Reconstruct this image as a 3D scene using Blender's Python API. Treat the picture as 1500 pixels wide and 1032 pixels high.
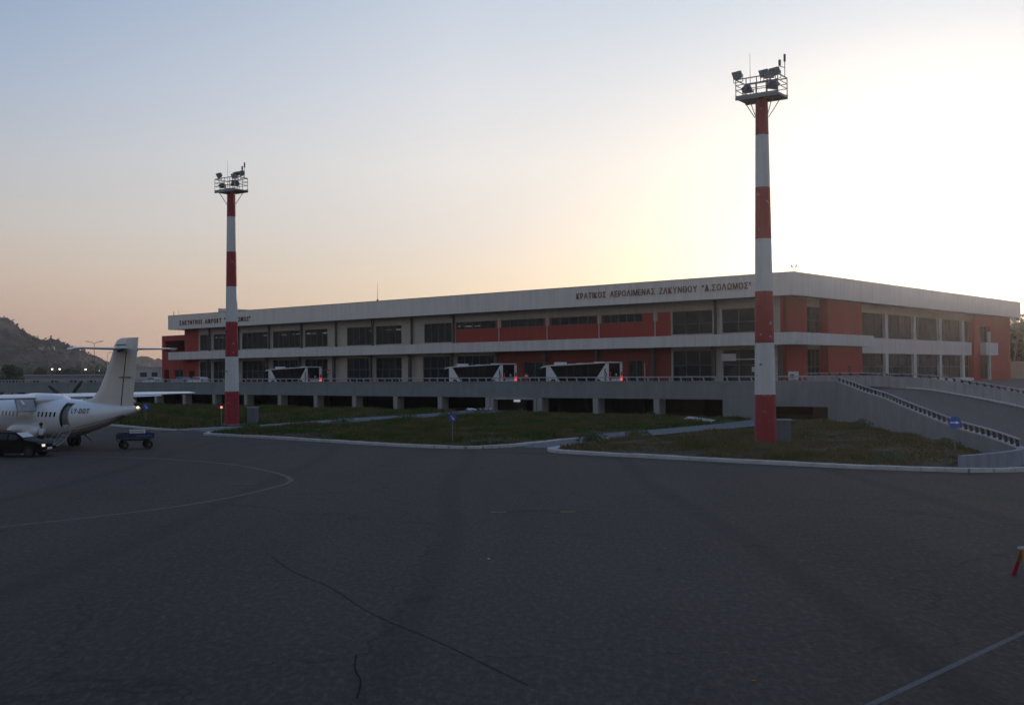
import bpy, bmesh, math, random
import numpy as np
from mathutils import Vector, Matrix
from math import radians as R, sin, cos, pi, sqrt

# ------------------------------------------------------------------ scene, camera, sky, sun, exposure
scn = bpy.context.scene
for o in list(bpy.data.objects): bpy.data.objects.remove(o)
C = scn.collection
cam_d = bpy.data.cameras.new('camera'); cam = bpy.data.objects.new('camera', cam_d); C.objects.link(cam)
cam_d.sensor_width = 36; cam_d.lens = 36*1658.2/1500
cam_d.clip_start = .1; cam_d.clip_end = 12000
PIT, ROL = .018864, .007963
cam.matrix_world = (Matrix.Translation((0, 0, 4.6)) @ Matrix.Rotation(pi/2+PIT, 4, 'X') @ Matrix.Rotation(-ROL, 4, 'Z'))
scn.camera = cam
SUN_AZ, SUN_EL = R(21.5), R(4.3)       # clockwise from +Y, above the horizon
world = bpy.data.worlds.new('World'); scn.world = world; world.use_nodes = True
wn = world.node_tree; wn.nodes.clear(); WL = wn.links.new
wout = wn.nodes.new('ShaderNodeOutputWorld'); bg = wn.nodes.new('ShaderNodeBackground'); WL(bg.outputs[0], wout.inputs[0])
sky = wn.nodes.new('ShaderNodeTexSky'); sky.sky_type = 'NISHITA'; sky.sun_disc = False
sky.sun_elevation = SUN_EL; sky.sun_rotation = SUN_AZ; sky.altitude = 0
sky.air_density = 1.0; sky.dust_density = 1.5; sky.ozone_density = 1.5
# the dusk sky: the Nishita sky graded towards the pale, even dusk of the place by elevation and by bearing from the sun
def lin(r, g, b): return tuple(((c/255)/12.92 if c <= 10 else (((c/255)+.055)/1.055)**2.4) for c in (r, g, b))
def wnode(t, **k):
    n = wn.nodes.new(t)
    for a, v in k.items(): setattr(n, a, v)
    return n
wtc = wnode('ShaderNodeTexCoord'); nrm = wnode('ShaderNodeVectorMath', operation='NORMALIZE'); WL(wtc.outputs['Generated'], nrm.inputs[0])
sep = wnode('ShaderNodeSeparateXYZ'); WL(nrm.outputs[0], sep.inputs[0])
flat = wnode('ShaderNodeVectorMath', operation='MULTIPLY'); WL(nrm.outputs[0], flat.inputs[0]); flat.inputs[1].default_value = (1, 1, 0)
fn = wnode('ShaderNodeVectorMath', operation='NORMALIZE'); WL(flat.outputs[0], fn.inputs[0])
dt = wnode('ShaderNodeVectorMath', operation='DOT_PRODUCT'); WL(fn.outputs[0], dt.inputs[0]); dt.inputs[1].default_value = (sin(SUN_AZ), cos(SUN_AZ), 0)
ac = wnode('ShaderNodeMath', operation='ARCCOSINE'); WL(dt.outputs['Value'], ac.inputs[0])     # bearing from the sun, 0..pi
def ramp(stops):
    r = wnode('ShaderNodeValToRGB'); e = r.color_ramp.elements
    e[0].position, e[0].color = stops[0][0], (*lin(*stops[0][1]), 1); e[1].position, e[1].color = stops[-1][0], (*lin(*stops[-1][1]), 1)
    for p, c in stops[1:-1]: x = e.new(p); x.color = (*lin(*c), 1)
    WL(sep.outputs['Z'], r.inputs[0]); return r.outputs[0]
SKY = [  # bearing from the sun in radians, colours by sine of elevation
  (0.00, [(0, (248, 225, 180)), (.06, (250, 236, 200)), (.12, (250, 246, 228)), (.20, (236, 240, 240)), (.315, (200, 219, 238)), (.6, (150, 175, 212)), (1, (105, 138, 190))]),
  (0.42, [(0, (240, 204, 166)), (.077, (234, 218, 198)), (.125, (232, 226, 222)), (.18, (238, 236, 235)), (.24, (226, 230, 238)), (.315, (205, 217, 233)), (.6, (135, 162, 203)), (1, (100, 133, 186))]),
  (0.87, [(0, (188, 152, 146)), (.05, (200, 168, 158)), (.085, (208, 186, 174)), (.125, (204, 197, 192)), (.18, (188, 193, 203)), (.24, (166, 183, 208)), (.315, (141, 165, 199)), (.6, (112, 142, 190)), (1, (96, 129, 183))]),
  (pi, [(0, (180, 170, 158)), (.08, (194, 180, 168)), (.18, (192, 189, 187)), (.315, (168, 177, 192)), (.6, (128, 149, 179)), (1, (104, 132, 177))])]
prev = None
for i, (a, st) in enumerate(SKY):
    c = ramp(st)
    if prev is not None:
        m_ = wnode('ShaderNodeMapRange', interpolation_type='SMOOTHSTEP' if i == 3 else 'LINEAR'); m_.inputs[1].default_value = SKY[i-1][0]; m_.inputs[2].default_value = a; WL(ac.outputs[0], m_.inputs[0])
        x_ = wnode('ShaderNodeMix', data_type='RGBA'); WL(m_.outputs[0], x_.inputs[0]); WL(prev, x_.inputs[6]); WL(c, x_.inputs[7]); c = x_.outputs[2]
    prev = c
SKY_STRENGTH = .13
sc_ = wnode('ShaderNodeVectorMath', operation='SCALE'); sc_.inputs['Scale'].default_value = 1/SKY_STRENGTH; WL(prev, sc_.inputs[0])
gx = wnode('ShaderNodeMix', data_type='RGBA'); gx.inputs[0].default_value = .85; WL(sky.outputs[0], gx.inputs[6]); WL(sc_.outputs[0], gx.inputs[7])
WL(gx.outputs[2], bg.inputs[0]); bg.inputs[1].default_value = SKY_STRENGTH
sun_d = bpy.data.lights.new('sun', 'SUN'); sun_d.energy = 2.0; sun_d.angle = R(.6); sun_d.color = (1, .78, .58)
sun = bpy.data.objects.new('sun', sun_d); C.objects.link(sun)
sv = Vector((sin(SUN_AZ)*cos(SUN_EL), cos(SUN_AZ)*cos(SUN_EL), sin(SUN_EL)))
sun.rotation_euler = sv.to_track_quat('Z', 'Y').to_euler(); sun.location = (60, 120, 60)
scn.view_settings.view_transform = 'Standard'; scn.view_settings.look = 'None'
scn.view_settings.exposure = 0; scn.view_settings.gamma = 1; scn.view_settings.use_curve_mapping = False
scn.render.engine = 'CYCLES'
scn.cycles.max_bounces = 6; scn.cycles.volume_bounces = 0; scn.cycles.transparent_max_bounces = 12
HAZE = .00017

rnd = random.Random(7)
# ------------------------------------------------------------------ materials
def new_mat(name):
    m = bpy.data.materials.new(name); m.use_nodes = True
    return m, m.node_tree, m.node_tree.nodes['Principled BSDF']
def mat(name, col, rough=.8, var=.12, scale=1.5, fine=.06, bump=.0, streak=0., metallic=0., spec=.4, col2=None, patch=.5, coat=0, sharp=0):
    m, nt, b = new_mat(name); N = nt.nodes.new; L = nt.links.new
    b.inputs['Roughness'].default_value = rough; b.inputs['Metallic'].default_value = metallic
    b.inputs['Specular IOR Level'].default_value = spec; b.inputs['Coat Weight'].default_value = coat
    tc = N('ShaderNodeTexCoord')
    n1 = N('ShaderNodeTexNoise'); n1.inputs['Scale'].default_value = scale; n1.inputs['Detail'].default_value = 6; n1.inputs['Roughness'].default_value = .65
    L(tc.outputs['Object'], n1.inputs['Vector'])
    n2 = N('ShaderNodeTexNoise'); n2.inputs['Scale'].default_value = 14; n2.inputs['Detail'].default_value = 4
    L(tc.outputs['Object'], n2.inputs['Vector'])
    c2 = col2 if col2 else tuple(c*.55 for c in col)
    mr = N('ShaderNodeMapRange'); mr.inputs[1].default_value = patch-(.01 if sharp else .18); mr.inputs[2].default_value = patch+(.02 if sharp else .25)
    mr.inputs[3].default_value = 0; mr.inputs[4].default_value = min(1, var*3 if not col2 else 1)
    L(n1.outputs[0], mr.inputs[0])
    mx = N('ShaderNodeMix'); mx.data_type = 'RGBA'; mx.inputs[6].default_value = (*col, 1); mx.inputs[7].default_value = (*c2, 1)
    L(mr.outputs[0], mx.inputs[0])
    hv = N('ShaderNodeHueSaturation'); L(mx.outputs[2], hv.inputs['Color'])
    mf = N('ShaderNodeMapRange'); mf.inputs[1].default_value = .25; mf.inputs[2].default_value = .75
    mf.inputs[3].default_value = 1-fine*2; mf.inputs[4].default_value = 1+fine*2
    L(n2.outputs[0], mf.inputs[0])
    last = mf.outputs[0]
    if streak:
        mp = N('ShaderNodeMapping'); mp.inputs['Scale'].default_value = (1.6, 1.6, .12); L(tc.outputs['Object'], mp.inputs[0])
        n3 = N('ShaderNodeTexNoise'); n3.inputs['Scale'].default_value = 1.3; n3.inputs['Detail'].default_value = 5; L(mp.outputs[0], n3.inputs['Vector'])
        m3 = N('ShaderNodeMapRange'); m3.inputs[1].default_value = .35; m3.inputs[2].default_value = .7; m3.inputs[3].default_value = 1+streak*.4; m3.inputs[4].default_value = 1-streak
        L(n3.outputs[0], m3.inputs[0])
        mm = N('ShaderNodeMath'); mm.operation = 'MULTIPLY'; L(last, mm.inputs[0]); L(m3.outputs[0], mm.inputs[1]); last = mm.outputs[0]
    L(last, hv.inputs['Value']); L(hv.outputs[0], b.inputs['Base Color'])
    if bump:
        bp = N('ShaderNodeBump'); bp.inputs['Strength'].default_value = bump; bp.inputs['Distance'].default_value = .02
        L(n2.outputs[0], bp.inputs['Height']); L(bp.outputs[0], b.inputs['Normal'])
    return m
def emis(name, col, s):
    m, nt, b = new_mat(name); b.inputs['Base Color'].default_value = (*col, 1)
    b.inputs['Emission Color'].default_value = (*col, 1); b.inputs['Emission Strength'].default_value = s
    return m
def glass(name, tint, trans=.5, rough=.04):
    m, nt, b = new_mat(name); N = nt.nodes.new; L = nt.links.new
    b.inputs['Base Color'].default_value = (*tint, 1); b.inputs['Roughness'].default_value = rough; b.inputs['Specular IOR Level'].default_value = .6
    tr = N('ShaderNodeBsdfTransparent'); tr.inputs[0].default_value = (.75, .8, .8, 1)
    mx = N('ShaderNodeMixShader'); mx.inputs[0].default_value = trans
    out = nt.nodes['Material Output']
    L(b.outputs[0], mx.inputs[1]); L(tr.outputs[0], mx.inputs[2]); L(mx.outputs[0], out.inputs[0])
    tc = N('ShaderNodeTexCoord'); n = N('ShaderNodeTexNoise'); n.inputs['Scale'].default_value = .8; L(tc.outputs['Object'], n.inputs['Vector'])
    bp = N('ShaderNodeBump'); bp.inputs['Strength'].default_value = .05; bp.inputs['Distance'].default_value = .05
    L(n.outputs[0], bp.inputs['Height']); L(bp.outputs[0], b.inputs['Normal'])
    return m

M = {}
M['fascia'] = mat('fascia_plaster', (.72, .66, .59), .85, .06, .25, .02, streak=.10)
M['band'] = mat('band_plaster', (.62, .58, .54), .85, .06, .3, .02, streak=.12)
M['wall'] = mat('grey_render', (.46, .42, .36), .9, .08, .3, .03, streak=.10)
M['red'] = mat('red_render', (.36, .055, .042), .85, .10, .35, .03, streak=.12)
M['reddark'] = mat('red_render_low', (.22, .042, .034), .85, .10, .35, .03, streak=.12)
M['column'] = mat('brown_column', (.09, .075, .07), .7)
M['wframe'] = mat('window_frame_metal', (.16, .16, .16), .5, metallic=.3)
M['whitetrim'] = mat('white_trim', (.55, .55, .54), .7, streak=.1)
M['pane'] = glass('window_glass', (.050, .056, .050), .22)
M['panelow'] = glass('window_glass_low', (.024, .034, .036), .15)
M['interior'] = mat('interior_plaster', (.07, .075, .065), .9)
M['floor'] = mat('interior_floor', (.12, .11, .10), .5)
M['tube'] = emis('ceiling_tube_light', (1, .94, .82), 6)
M['roof'] = mat('roof_gravel', (.25, .25, .25), .95)
M['concrete'] = mat('blue_grey_concrete', (.215, .232, .238), .9, .16, .5, .05, bump=.3, streak=.10)
M['concreteL'] = mat('pale_concrete', (.30, .30, .30), .9, .10, .6, .04, bump=.3, streak=.2)
M['conc_shade'] = mat('underpass_shade_concrete', (.045, .045, .045), .95, .2, .5, streak=.3)  # shade below the deck put into a near-black concrete colour
M['underlight'] = mat('underpass_painted_daylight', (.10, .11, .09), .95, .2, .5)  # lighter green-grey imitates daylight beyond the last opening
M['rail'] = mat('painted_steel_rail', (.34, .35, .36), .6)
M['raildark'] = mat('rusted_bracket', (.035, .03, .028), .8)
M['letter'] = mat('letter_red_brown', (.13, .035, .03), .6)
M['letter2'] = mat('glare_washed_letter_red', (.26, .12, .095), .7)  # letter red paled to imitate the glare over the right-hand text
M['mred'] = mat('mast_red_paint', (.27, .02, .026), .65, .2, 3.2, .07, col2=(.34, .24, .22), patch=.635, streak=.16, sharp=1)
M['mwhite'] = mat('mast_white_paint', (.55, .56, .55), .6, .2, 1.1, .04, col2=(.26, .20, .18), patch=.66, streak=.16, sharp=1)
M['galv'] = mat('galvanised_steel', (.22, .23, .24), .5, metallic=.5)
M['lamp'] = mat('floodlight_housing', (.10, .11, .12), .5, metallic=.2)
M['lampglass'] = mat('floodlight_glass', (.35, .38, .40), .15, spec=.8)
M['white'] = mat('white_aircraft_paint', (.66, .67, .68), .35, .04, .5, .01, coat=.3)
M['cream'] = mat('fin_cream_paint', (.60, .57, .52), .4, .06, .5, .01, streak=.06)
M['belly'] = mat('grey_belly_paint', (.20, .19, .18), .6, .2)  # darker grey for the fuselage underside
M['seal'] = mat('dark_seal', (.03, .03, .035), .6)
M['rubber'] = mat('tyre_rubber', (.015, .015, .015), .9)
M['rim'] = mat('wheel_rim', (.35, .35, .36), .4, metallic=.6)
M['dglass'] = mat('dark_tinted_glass', (.008, .009, .012), .15, spec=.35)
M['busglass'] = mat('bus_tinted_glass', (.006, .006, .007), .2, spec=.3)
M['buswhite'] = mat('bus_white_paint', (.62, .62, .60), .4, .04)
M['busgrey'] = mat('bus_grey_skirt', (.25, .26, .30), .5)
M['blackcar'] = mat('black_car_paint', (.004, .004, .005), .5, .02, spec=.12); M['darkrim'] = mat('dull_wheel_cover', (.035, .035, .04), .6)
M['bluepaint'] = mat('blue_cart_paint', (.008, .02, .10), .5, .2)
M['dirtmetal'] = mat('dirty_steel', (.06, .06, .06), .7)
M['skin'] = mat('skin', (.25, .14, .10), .6)
M['shirt'] = mat('white_shirt_cloth', (.6, .63, .68), .9)
M['trousers'] = mat('dark_trousers', (.02, .022, .03), .9)
M['hair'] = mat('dark_hair', (.01, .008, .007), .7)
M['signblue'] = mat('sign_blue', (.015, .10, .42), .4, .03)
M['signwhite'] = mat('sign_white', (.75, .75, .75), .4, .02)
M['signred'] = mat('sign_red', (.5, .02, .03), .4, .02)
M['redglow'] = emis('red_lamp_glow', (1, .10, .09), 1.0)
M['pinkglow'] = emis('obstruction_lamp_glow', (1, .30, .28), 1.2)
M['warmglow'] = emis('tail_lamp_glow', (1, .62, .28), 3.0)
M['headglow'] = emis('headlamp_glow', (1, .85, .7), .8)
M['streetglow'] = emis('street_lamp_glow', (1, .80, .66), 5)
M['plastic'] = mat('white_plastic', (.6, .6, .6), .6)
M['kerb'] = mat('whitewashed_kerb', (.50, .48, .46), .9, .25, 1.2, .08, bump=.3)
M['cabinet'] = mat('grey_cabinet_paint', (.14, .16, .18), .6, streak=.15)
M['cabtop'] = mat('cabinet_top', (.35, .36, .37), .6)
M['yellow'] = mat('yellow_line_paint', (.15, .10, .025), .85, .3, 2.5, .1, col2=(.03, .026, .022), patch=.54)
M['yellowfaint'] = mat('worn_yellow_paint', (.045, .036, .02), .85, .3, 2.0, .1, col2=(.022, .021, .021), patch=.50)
M['whiteline'] = mat('white_line_paint', (.09, .09, .093), .85, .3, 2.5, .1, col2=(.04, .04, .04), patch=.62)
M['whitefaint'] = mat('worn_white_paint', (.045, .044, .046), .85, .3, 1.5, .1, col2=(.022, .021, .022), patch=.5)
M['bark'] = mat('bark', (.06, .045, .035), .95)
M['leaf'] = mat('dark_leaves', (.028, .045, .022), .8, .3, .8, .1, col2=(.05, .07, .03))
M['leafbrown'] = mat('brown_green_leaves', (.07, .065, .035), .85, .3, .8, .1, col2=(.10, .08, .045))
M['weed'] = mat('weed_leaves', (.05, .075, .02), .8, .3, 1, .1, col2=(.065, .075, .026))
M['orange'] = mat('orange_board', (.30, .13, .02), .7)
M['pinkred'] = mat('red_stripe_board', (.45, .02, .06), .7)
M['farwhite'] = mat('far_white_render', (.42, .42, .42), .9)
M['fargrey'] = mat('far_grey_sheeting', (.27, .27, .29), .8, streak=.1)
M['bird'] = mat('bird_feathers', (.04, .04, .04), .9)

def ground_mat(name, base, dark, light, crack=False):
    m, nt, b = new_mat(name); N = nt.nodes.new; L = nt.links.new
    b.inputs['Roughness'].default_value = .9; b.inputs['Specular IOR Level'].default_value = .2
    tc = N('ShaderNodeTexCoord')
    def noise(sc, det=5, map_=None, rough=.6):
        n = N('ShaderNodeTexNoise'); n.inputs['Scale'].default_value = sc; n.inputs['Detail'].default_value = det; n.inputs['Roughness'].default_value = rough
        if map_:
            mp = N('ShaderNodeMapping'); mp.inputs['Rotation'].default_value = map_[0]; mp.inputs['Scale'].default_value = map_[1]
            L(tc.outputs['Object'], mp.inputs[0]); L(mp.outputs[0], n.inputs['Vector'])
        else: L(tc.outputs['Object'], n.inputs['Vector'])
        return n.outputs[0]
    def mr(src, a, bb, c, d):
        x = N('ShaderNodeMapRange'); x.inputs[1].default_value = a; x.inputs[2].default_value = bb; x.inputs[3].default_value = c; x.inputs[4].default_value = d
        L(src, x.inputs[0]); return x.outputs[0]
    def mixc(f, a, bb):
        x = N('ShaderNodeMix'); x.data_type = 'RGBA'; L(f, x.inputs[0])
        for i, v in ((6, a), (7, bb)):
            if isinstance(v, tuple): x.inputs[i].default_value = (*v, 1)
            else: L(v, x.inputs[i])
        return x.outputs[2]
    big = mr(noise(.06, 5), .38, .60, 0, 1)
    c = mixc(big, base, light)
    c = mixc(mr(noise(.16, 7, ((0, 0, -.35), (1, .10, 1)), .7), .50, .66, 0, .7), c, tuple(v*.8 for v in dark))
    c = mixc(mr(noise(.35, 6, ((0, 0, .5), (1, .22, 1))), .46, .72, 0, .8), c, dark)
    c = mixc(mr(noise(1.6, 6, None, .7), .5, .8, 0, .55), c, dark)
    c = mixc(mr(noise(6.5, 5, None, .75), .38, .66, 0, .8), c, tuple(v*.5 for v in dark))
    c = mixc(mr(noise(9, 4, ((0, 0, .3), (1, .35, 1)), .7), .48, .74, 0, .75), c, tuple(v*1.9 for v in light))
    c = mixc(mr(noise(55, 3), .45, .75, 0, .5), c, tuple(v*2.4 for v in light))
    if crack:   # tyre marks, patch joints and cracks
        w = N('ShaderNodeTexVoronoi'); w.feature = 'DISTANCE_TO_EDGE'; w.inputs['Scale'].default_value = .085
        nn = N('ShaderNodeTexNoise'); nn.inputs['Scale'].default_value = .5; nn.inputs['Detail'].default_value = 6; L(tc.outputs['Object'], nn.inputs['Vector'])
        vm = N('ShaderNodeMix'); vm.data_type = 'VECTOR'; vm.inputs[0].default_value = .93
        va = N('ShaderNodeVectorMath'); va.operation = 'MULTIPLY_ADD'; L(nn.outputs[1], va.inputs[0]); va.inputs[1].default_value = (3, 3, 0); L(tc.outputs['Object'], va.inputs[2])
        L(va.outputs[0], w.inputs['Vector'])
        f = mr(w.outputs['Distance'], 0, .0045, .55, 0)
        c = mixc(f, c, tuple(v*.45 for v in dark))
        wv = N('ShaderNodeTexWave'); wv.inputs['Scale'].default_value = .035; wv.inputs['Distortion'].default_value = 9; wv.inputs['Detail'].default_value = 2; wv.inputs['Detail Scale'].default_value = .25
        L(tc.outputs['Object'], wv.inputs['Vector'])
        c = mixc(mr(wv.outputs['Fac'], .96, 1, 0, .35), c, tuple(v*.6 for v in dark))
        sp = N('ShaderNodeTexVoronoi'); sp.inputs['Scale'].default_value = .22; L(tc.outputs['Object'], sp.inputs['Vector'])
        c = mixc(mr(sp.outputs['Distance'], .02, .06, .7, 0), c, tuple(v*.4 for v in dark))
    L(c, b.inputs['Base Color'])
    bp = N('ShaderNodeBump'); bp.inputs['Strength'].default_value = .35; bp.inputs['Distance'].default_value = .01
    L(noise(60, 3), bp.inputs['Height']); L(bp.outputs[0], b.inputs['Normal'])
    return m
M['asphalt'] = ground_mat('apron_asphalt', (.046, .037, .031), (.028, .024, .0215), (.060, .047, .038), True)
M['road'] = ground_mat('road_asphalt', (.060, .058, .060), (.045, .045, .048), (.075, .072, .072))
M['path'] = ground_mat('pale_path', (.12, .12, .125), (.09, .09, .10), (.15, .15, .15))
M['earth'] = ground_mat('dry_earth', (.034, .032, .016), (.020, .022, .010), (.050, .042, .024))
M['hill'] = None; M['tar'] = mat('joint_tar', (.018, .016, .015), .95, spec=.05)

# ------------------------------------------------------------------ mesh builder
class MB:
    def __init__(s): s.v = []; s.f = []
    def add(s, vs, fs):
        o = len(s.v); s.v += [tuple(v) for v in vs]; s.f += [tuple(i+o for i in f) for f in fs]; return s
    def box(s, x0, x1, y0, y1, z0, z1, mtx=None):
        vs = [Vector((x, y, z)) for z in (z0, z1) for y in (y0, y1) for x in (x0, x1)]
        if mtx: vs = [mtx @ v for v in vs]
        return s.add(vs, [(0, 2, 3, 1), (4, 5, 7, 6), (0, 1, 5, 4), (1, 3, 7, 5), (3, 2, 6, 7), (2, 0, 4, 6)])
    def tube(s, a, b, r0, r1=None, n=8, cap=True):
        a = Vector(a); b = Vector(b); r1 = r0 if r1 is None else r1
        q = (b-a).to_track_quat('Z', 'Y'); vs = []
        for p, r in ((a, r0), (b, r1)):
            for i in range(n):
                t = 2*pi*(i+.5)/n; vs.append(p + q @ Vector((r*cos(t), r*sin(t), 0)))
        fs = [(i, (i+1) % n, n+(i+1) % n, n+i) for i in range(n)]
        if cap: fs += [tuple(reversed(range(n))), tuple(range(n, 2*n))]
        return s.add(vs, fs)
    def path(s, pts, r, n=6):
        for a, b in zip(pts[:-1], pts[1:]): s.tube(a, b, r, r, n)
        return s
    def prism(s, poly, d, axis='y', o=0):   # poly in the two other axes, extruded from o to o+d along axis
        n = len(poly)
        def P(p, t):
            return (p[0], t, p[1]) if axis == 'y' else ((t, p[0], p[1]) if axis == 'x' else (p[0], p[1], t))
        vs = [P(p, o) for p in poly] + [P(p, o+d) for p in poly]
        return s.add(vs, [tuple(range(n)), tuple(reversed(range(n, 2*n)))] + [(i, n+i, n+(i+1) % n, (i+1) % n) for i in range(n)])
    def loft(s, rings, cap=True):
        n = len(rings[0]); vs = [p for r in rings for p in r]; fs = []
        for k in range(len(rings)-1):
            for i in range(n): fs.append((k*n+i, k*n+(i+1) % n, (k+1)*n+(i+1) % n, (k+1)*n+i))
        if cap: fs += [tuple(reversed(range(n))), tuple(range((len(rings)-1)*n, len(rings)*n))]
        return s.add(vs, fs)
    def sphere(s, c, r, n=12, m=8, sc=(1, 1, 1)):
        rings = []
        for k in range(m+1):
            t = pi*k/m; rr = max(r*sin(t), 1e-4); rings.append([(c[0]+rr*cos(2*pi*i/n)*sc[0], c[1]+rr*sin(2*pi*i/n)*sc[1], c[2]-r*cos(t)*sc[2]) for i in range(n)])
        return s.loft(rings)
    def mesh(s, name, m=None, bevel=0, smooth=False):
        me = bpy.data.meshes.new(name); me.from_pydata(s.v, [], s.f); me.update()
        bm = bmesh.new(); bm.from_mesh(me)
        bmesh.ops.recalc_face_normals(bm, faces=bm.faces)
        if bevel: bmesh.ops.bevel(bm, geom=list(bm.edges), offset=bevel, segments=1, affect='EDGES', profile=.5)
        bm.to_mesh(me); bm.free()
        if m: me.materials.append(m)
        if smooth:
            me.polygons.foreach_set('use_smooth', [True]*len(me.polygons))
            try: me.set_sharp_from_angle(angle=R(40))
            except Exception: pass
        return me
    def build(s, name, m, parent=None, loc=(0, 0, 0), rot=(0, 0, 0), bevel=0, smooth=False):
        return link(name, s.mesh(name, m, bevel, smooth), parent, loc, rot)
def link(name, me, parent=None, loc=(0, 0, 0), rot=(0, 0, 0)):
    o = bpy.data.objects.new(name, me); C.objects.link(o); o.location = loc; o.rotation_euler = rot; o.parent = parent
    return o
def tag(o, label, cat, group=None):
    o['label'] = label; o['category'] = cat
    if group: o['group'] = group
    return o
def struct(o): o['kind'] = 'structure'; return o
def thing(name, label, cat, loc=(0, 0, 0), rz=0, group=None):
    return tag(link(name, None, None, loc, (0, 0, rz)), label, cat, group)
def kids(o): return [c for c in bpy.data.objects if c.parent == o]
def dup(o, loc=None, rz=None, label=None, parent=None):
    c = o.copy(); C.objects.link(c)
    if parent: c.parent = parent
    if loc is not None: c.location = loc
    if rz is not None: c.rotation_euler = (0, 0, rz)
    if label: c['label'] = label
    for k in kids(o): dup(k, parent=c)
    return c
BX = lambda *a: MB().box(*a)

# ------------------------------------------------------------------ ground, apron, kerbs, verges
def sheet(name, poly, z, m):
    me = bpy.data.meshes.new(name); bm = bmesh.new()
    f = bm.faces.new([bm.verts.new((x, y, z)) for x, y in poly]); f.normal_update()
    if f.normal.z < 0: f.normal_flip()
    bmesh.ops.triangulate(bm, faces=bm.faces); bm.to_mesh(me); bm.free(); me.materials.append(m)
    return struct(link(name, me))
sheet('ground', [(-6000, -3000), (6000, -3000), (6000, 7000), (-6000, 7000)], -.06, M['earth'])
sheet('apron', [(-260, -120), (260, -120), (260, 92), (47, 100), (34, 104), (27.9, 104.6), (-2, 130.6), (-40, 122), (-260, 122)], 0, M['asphalt'])

def smooth_poly(p, it=2, closed=True):
    for _ in range(it):
        q = []
        n = len(p)
        for i in range(n if closed else n-1):
            a, b = p[i], p[(i+1) % n]
            q += [(a[0]*.75+b[0]*.25, a[1]*.75+b[1]*.25), (a[0]*.25+b[0]*.75, a[1]*.25+b[1]*.75)]
        if not closed: q = [p[0]]+q+[p[-1]]
        p = q
    return p
ISL_A = [(-23.8, 88.6), (-18.8, 84.2), (-12.8, 78.3), (-8.5, 74), (-4.7, 70.8), (-2.4, 70.0), (-.3, 71), (2.2, 74.8), (5.8, 80.7), (10.2, 86.5), (16.6, 95.4), (20.4, 101), (22.6, 105),
         (21.5, 109), (14.6, 115.0), (-1.8, 129.2), (-5, 122), (-10.2, 110.5), (-16.4, 101.6), (-22.2, 95.8), (-24.6, 91.4)]
ISL_B = [(-28.7, 95.6), (-26.6, 98.4), (-23.4, 101.2), (-18.6, 110), (-11.4, 119.5), (-5.5, 128.8), (-4.2, 131.8), (-90, 206.0), (-150, 240), (-150, 122.5), (-60, 122.5), (-46, 117), (-39.2, 109.1)]
ISL_C = [(2.2, 67.5), (4.2, 71.2), (7.0, 77.0), (12.6, 82.9), (18.8, 90.2), (23.4, 96.8), (27.2, 104.2), (28.6, 103), (28.6, 93), (27.6, 78), (26.2, 63), (24.6, 60), (20.7, 54.2),
         (20.2, 51.9), (17.5, 53.1), (13.5, 56.2), (9, 60.3), (3.9, 65)]
def inpoly(x, y, P):
    c = np.zeros(x.shape, bool); n = len(P)
    for i in range(n):
        x0, y0 = P[i]; x1, y1 = P[(i+1) % n]
        if y0 == y1: continue
        k = ((y0 > y) != (y1 > y)) & (x < (x1-x0)*(y-y0)/(y1-y0)+x0); c ^= k
    return c
def edist(x, y, P):
    d = np.full(x.shape, 1e9); n = len(P)
    for i in range(n):
        a = np.array(P[i]); b = np.array(P[(i+1) % n]); ab = b-a; L2 = max((ab**2).sum(), 1e-9)
        t = np.clip(((x-a[0])*ab[0]+(y-a[1])*ab[1])/L2, 0, 1)
        d = np.minimum(d, np.hypot(x-a[0]-t*ab[0], y-a[1]-t*ab[1]))
    return d
def vheight(x, y, d):   # gentle mound of the verge
    return .10 + .16*np.minimum(d/3, 1) + .07*np.sin(x*.9+.7*y)*np.minimum(d/2, 1) + .05*np.sin(y*2.1-x)*np.minimum(d/2, 1)
def verge(poly, name, step=.8):
    P = poly; xs = [p[0] for p in P]; ys = [p[1] for p in P]
    bm = bmesh.new(); f = bm.faces.new([bm.verts.new((x, y, 0)) for x, y in P])
    if f.normal.z < 0: f.normal_flip()
    bmesh.ops.triangulate(bm, faces=bm.faces)
    for ax in (0, 1):
        lo, hi = (min(xs), max(xs)) if ax == 0 else (min(ys), max(ys))
        k = lo+step
        while k < hi:
            no = (1, 0, 0) if ax == 0 else (0, 1, 0); co = (k, 0, 0) if ax == 0 else (0, k, 0)
            bmesh.ops.bisect_plane(bm, geom=bm.verts[:]+bm.edges[:]+bm.faces[:], plane_co=co, plane_no=no); k += step if hi-lo < 40 else step*2.2
    X = np.array([v.co.x for v in bm.verts]); Y = np.array([v.co.y for v in bm.verts]); Z = vheight(X, Y, edist(X, Y, P))
    for v, z in zip(bm.verts, Z): v.co.z = z
    me = bpy.data.meshes.new(name); bmesh.ops.recalc_face_normals(bm, faces=bm.faces)
    if sum(f.normal.z for f in bm.faces) < 0: bmesh.ops.reverse_faces(bm, faces=bm.faces)
    bm.to_mesh(me); bm.free(); me.materials.append(M['earth'])
    return struct(link(name, me))
A2, B2, C2 = [smooth_poly(p, 1) for p in (ISL_A, ISL_B, ISL_C)]
verge(A2, 'verge'); verge(B2, 'verge'); verge(C2, 'verge')

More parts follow.
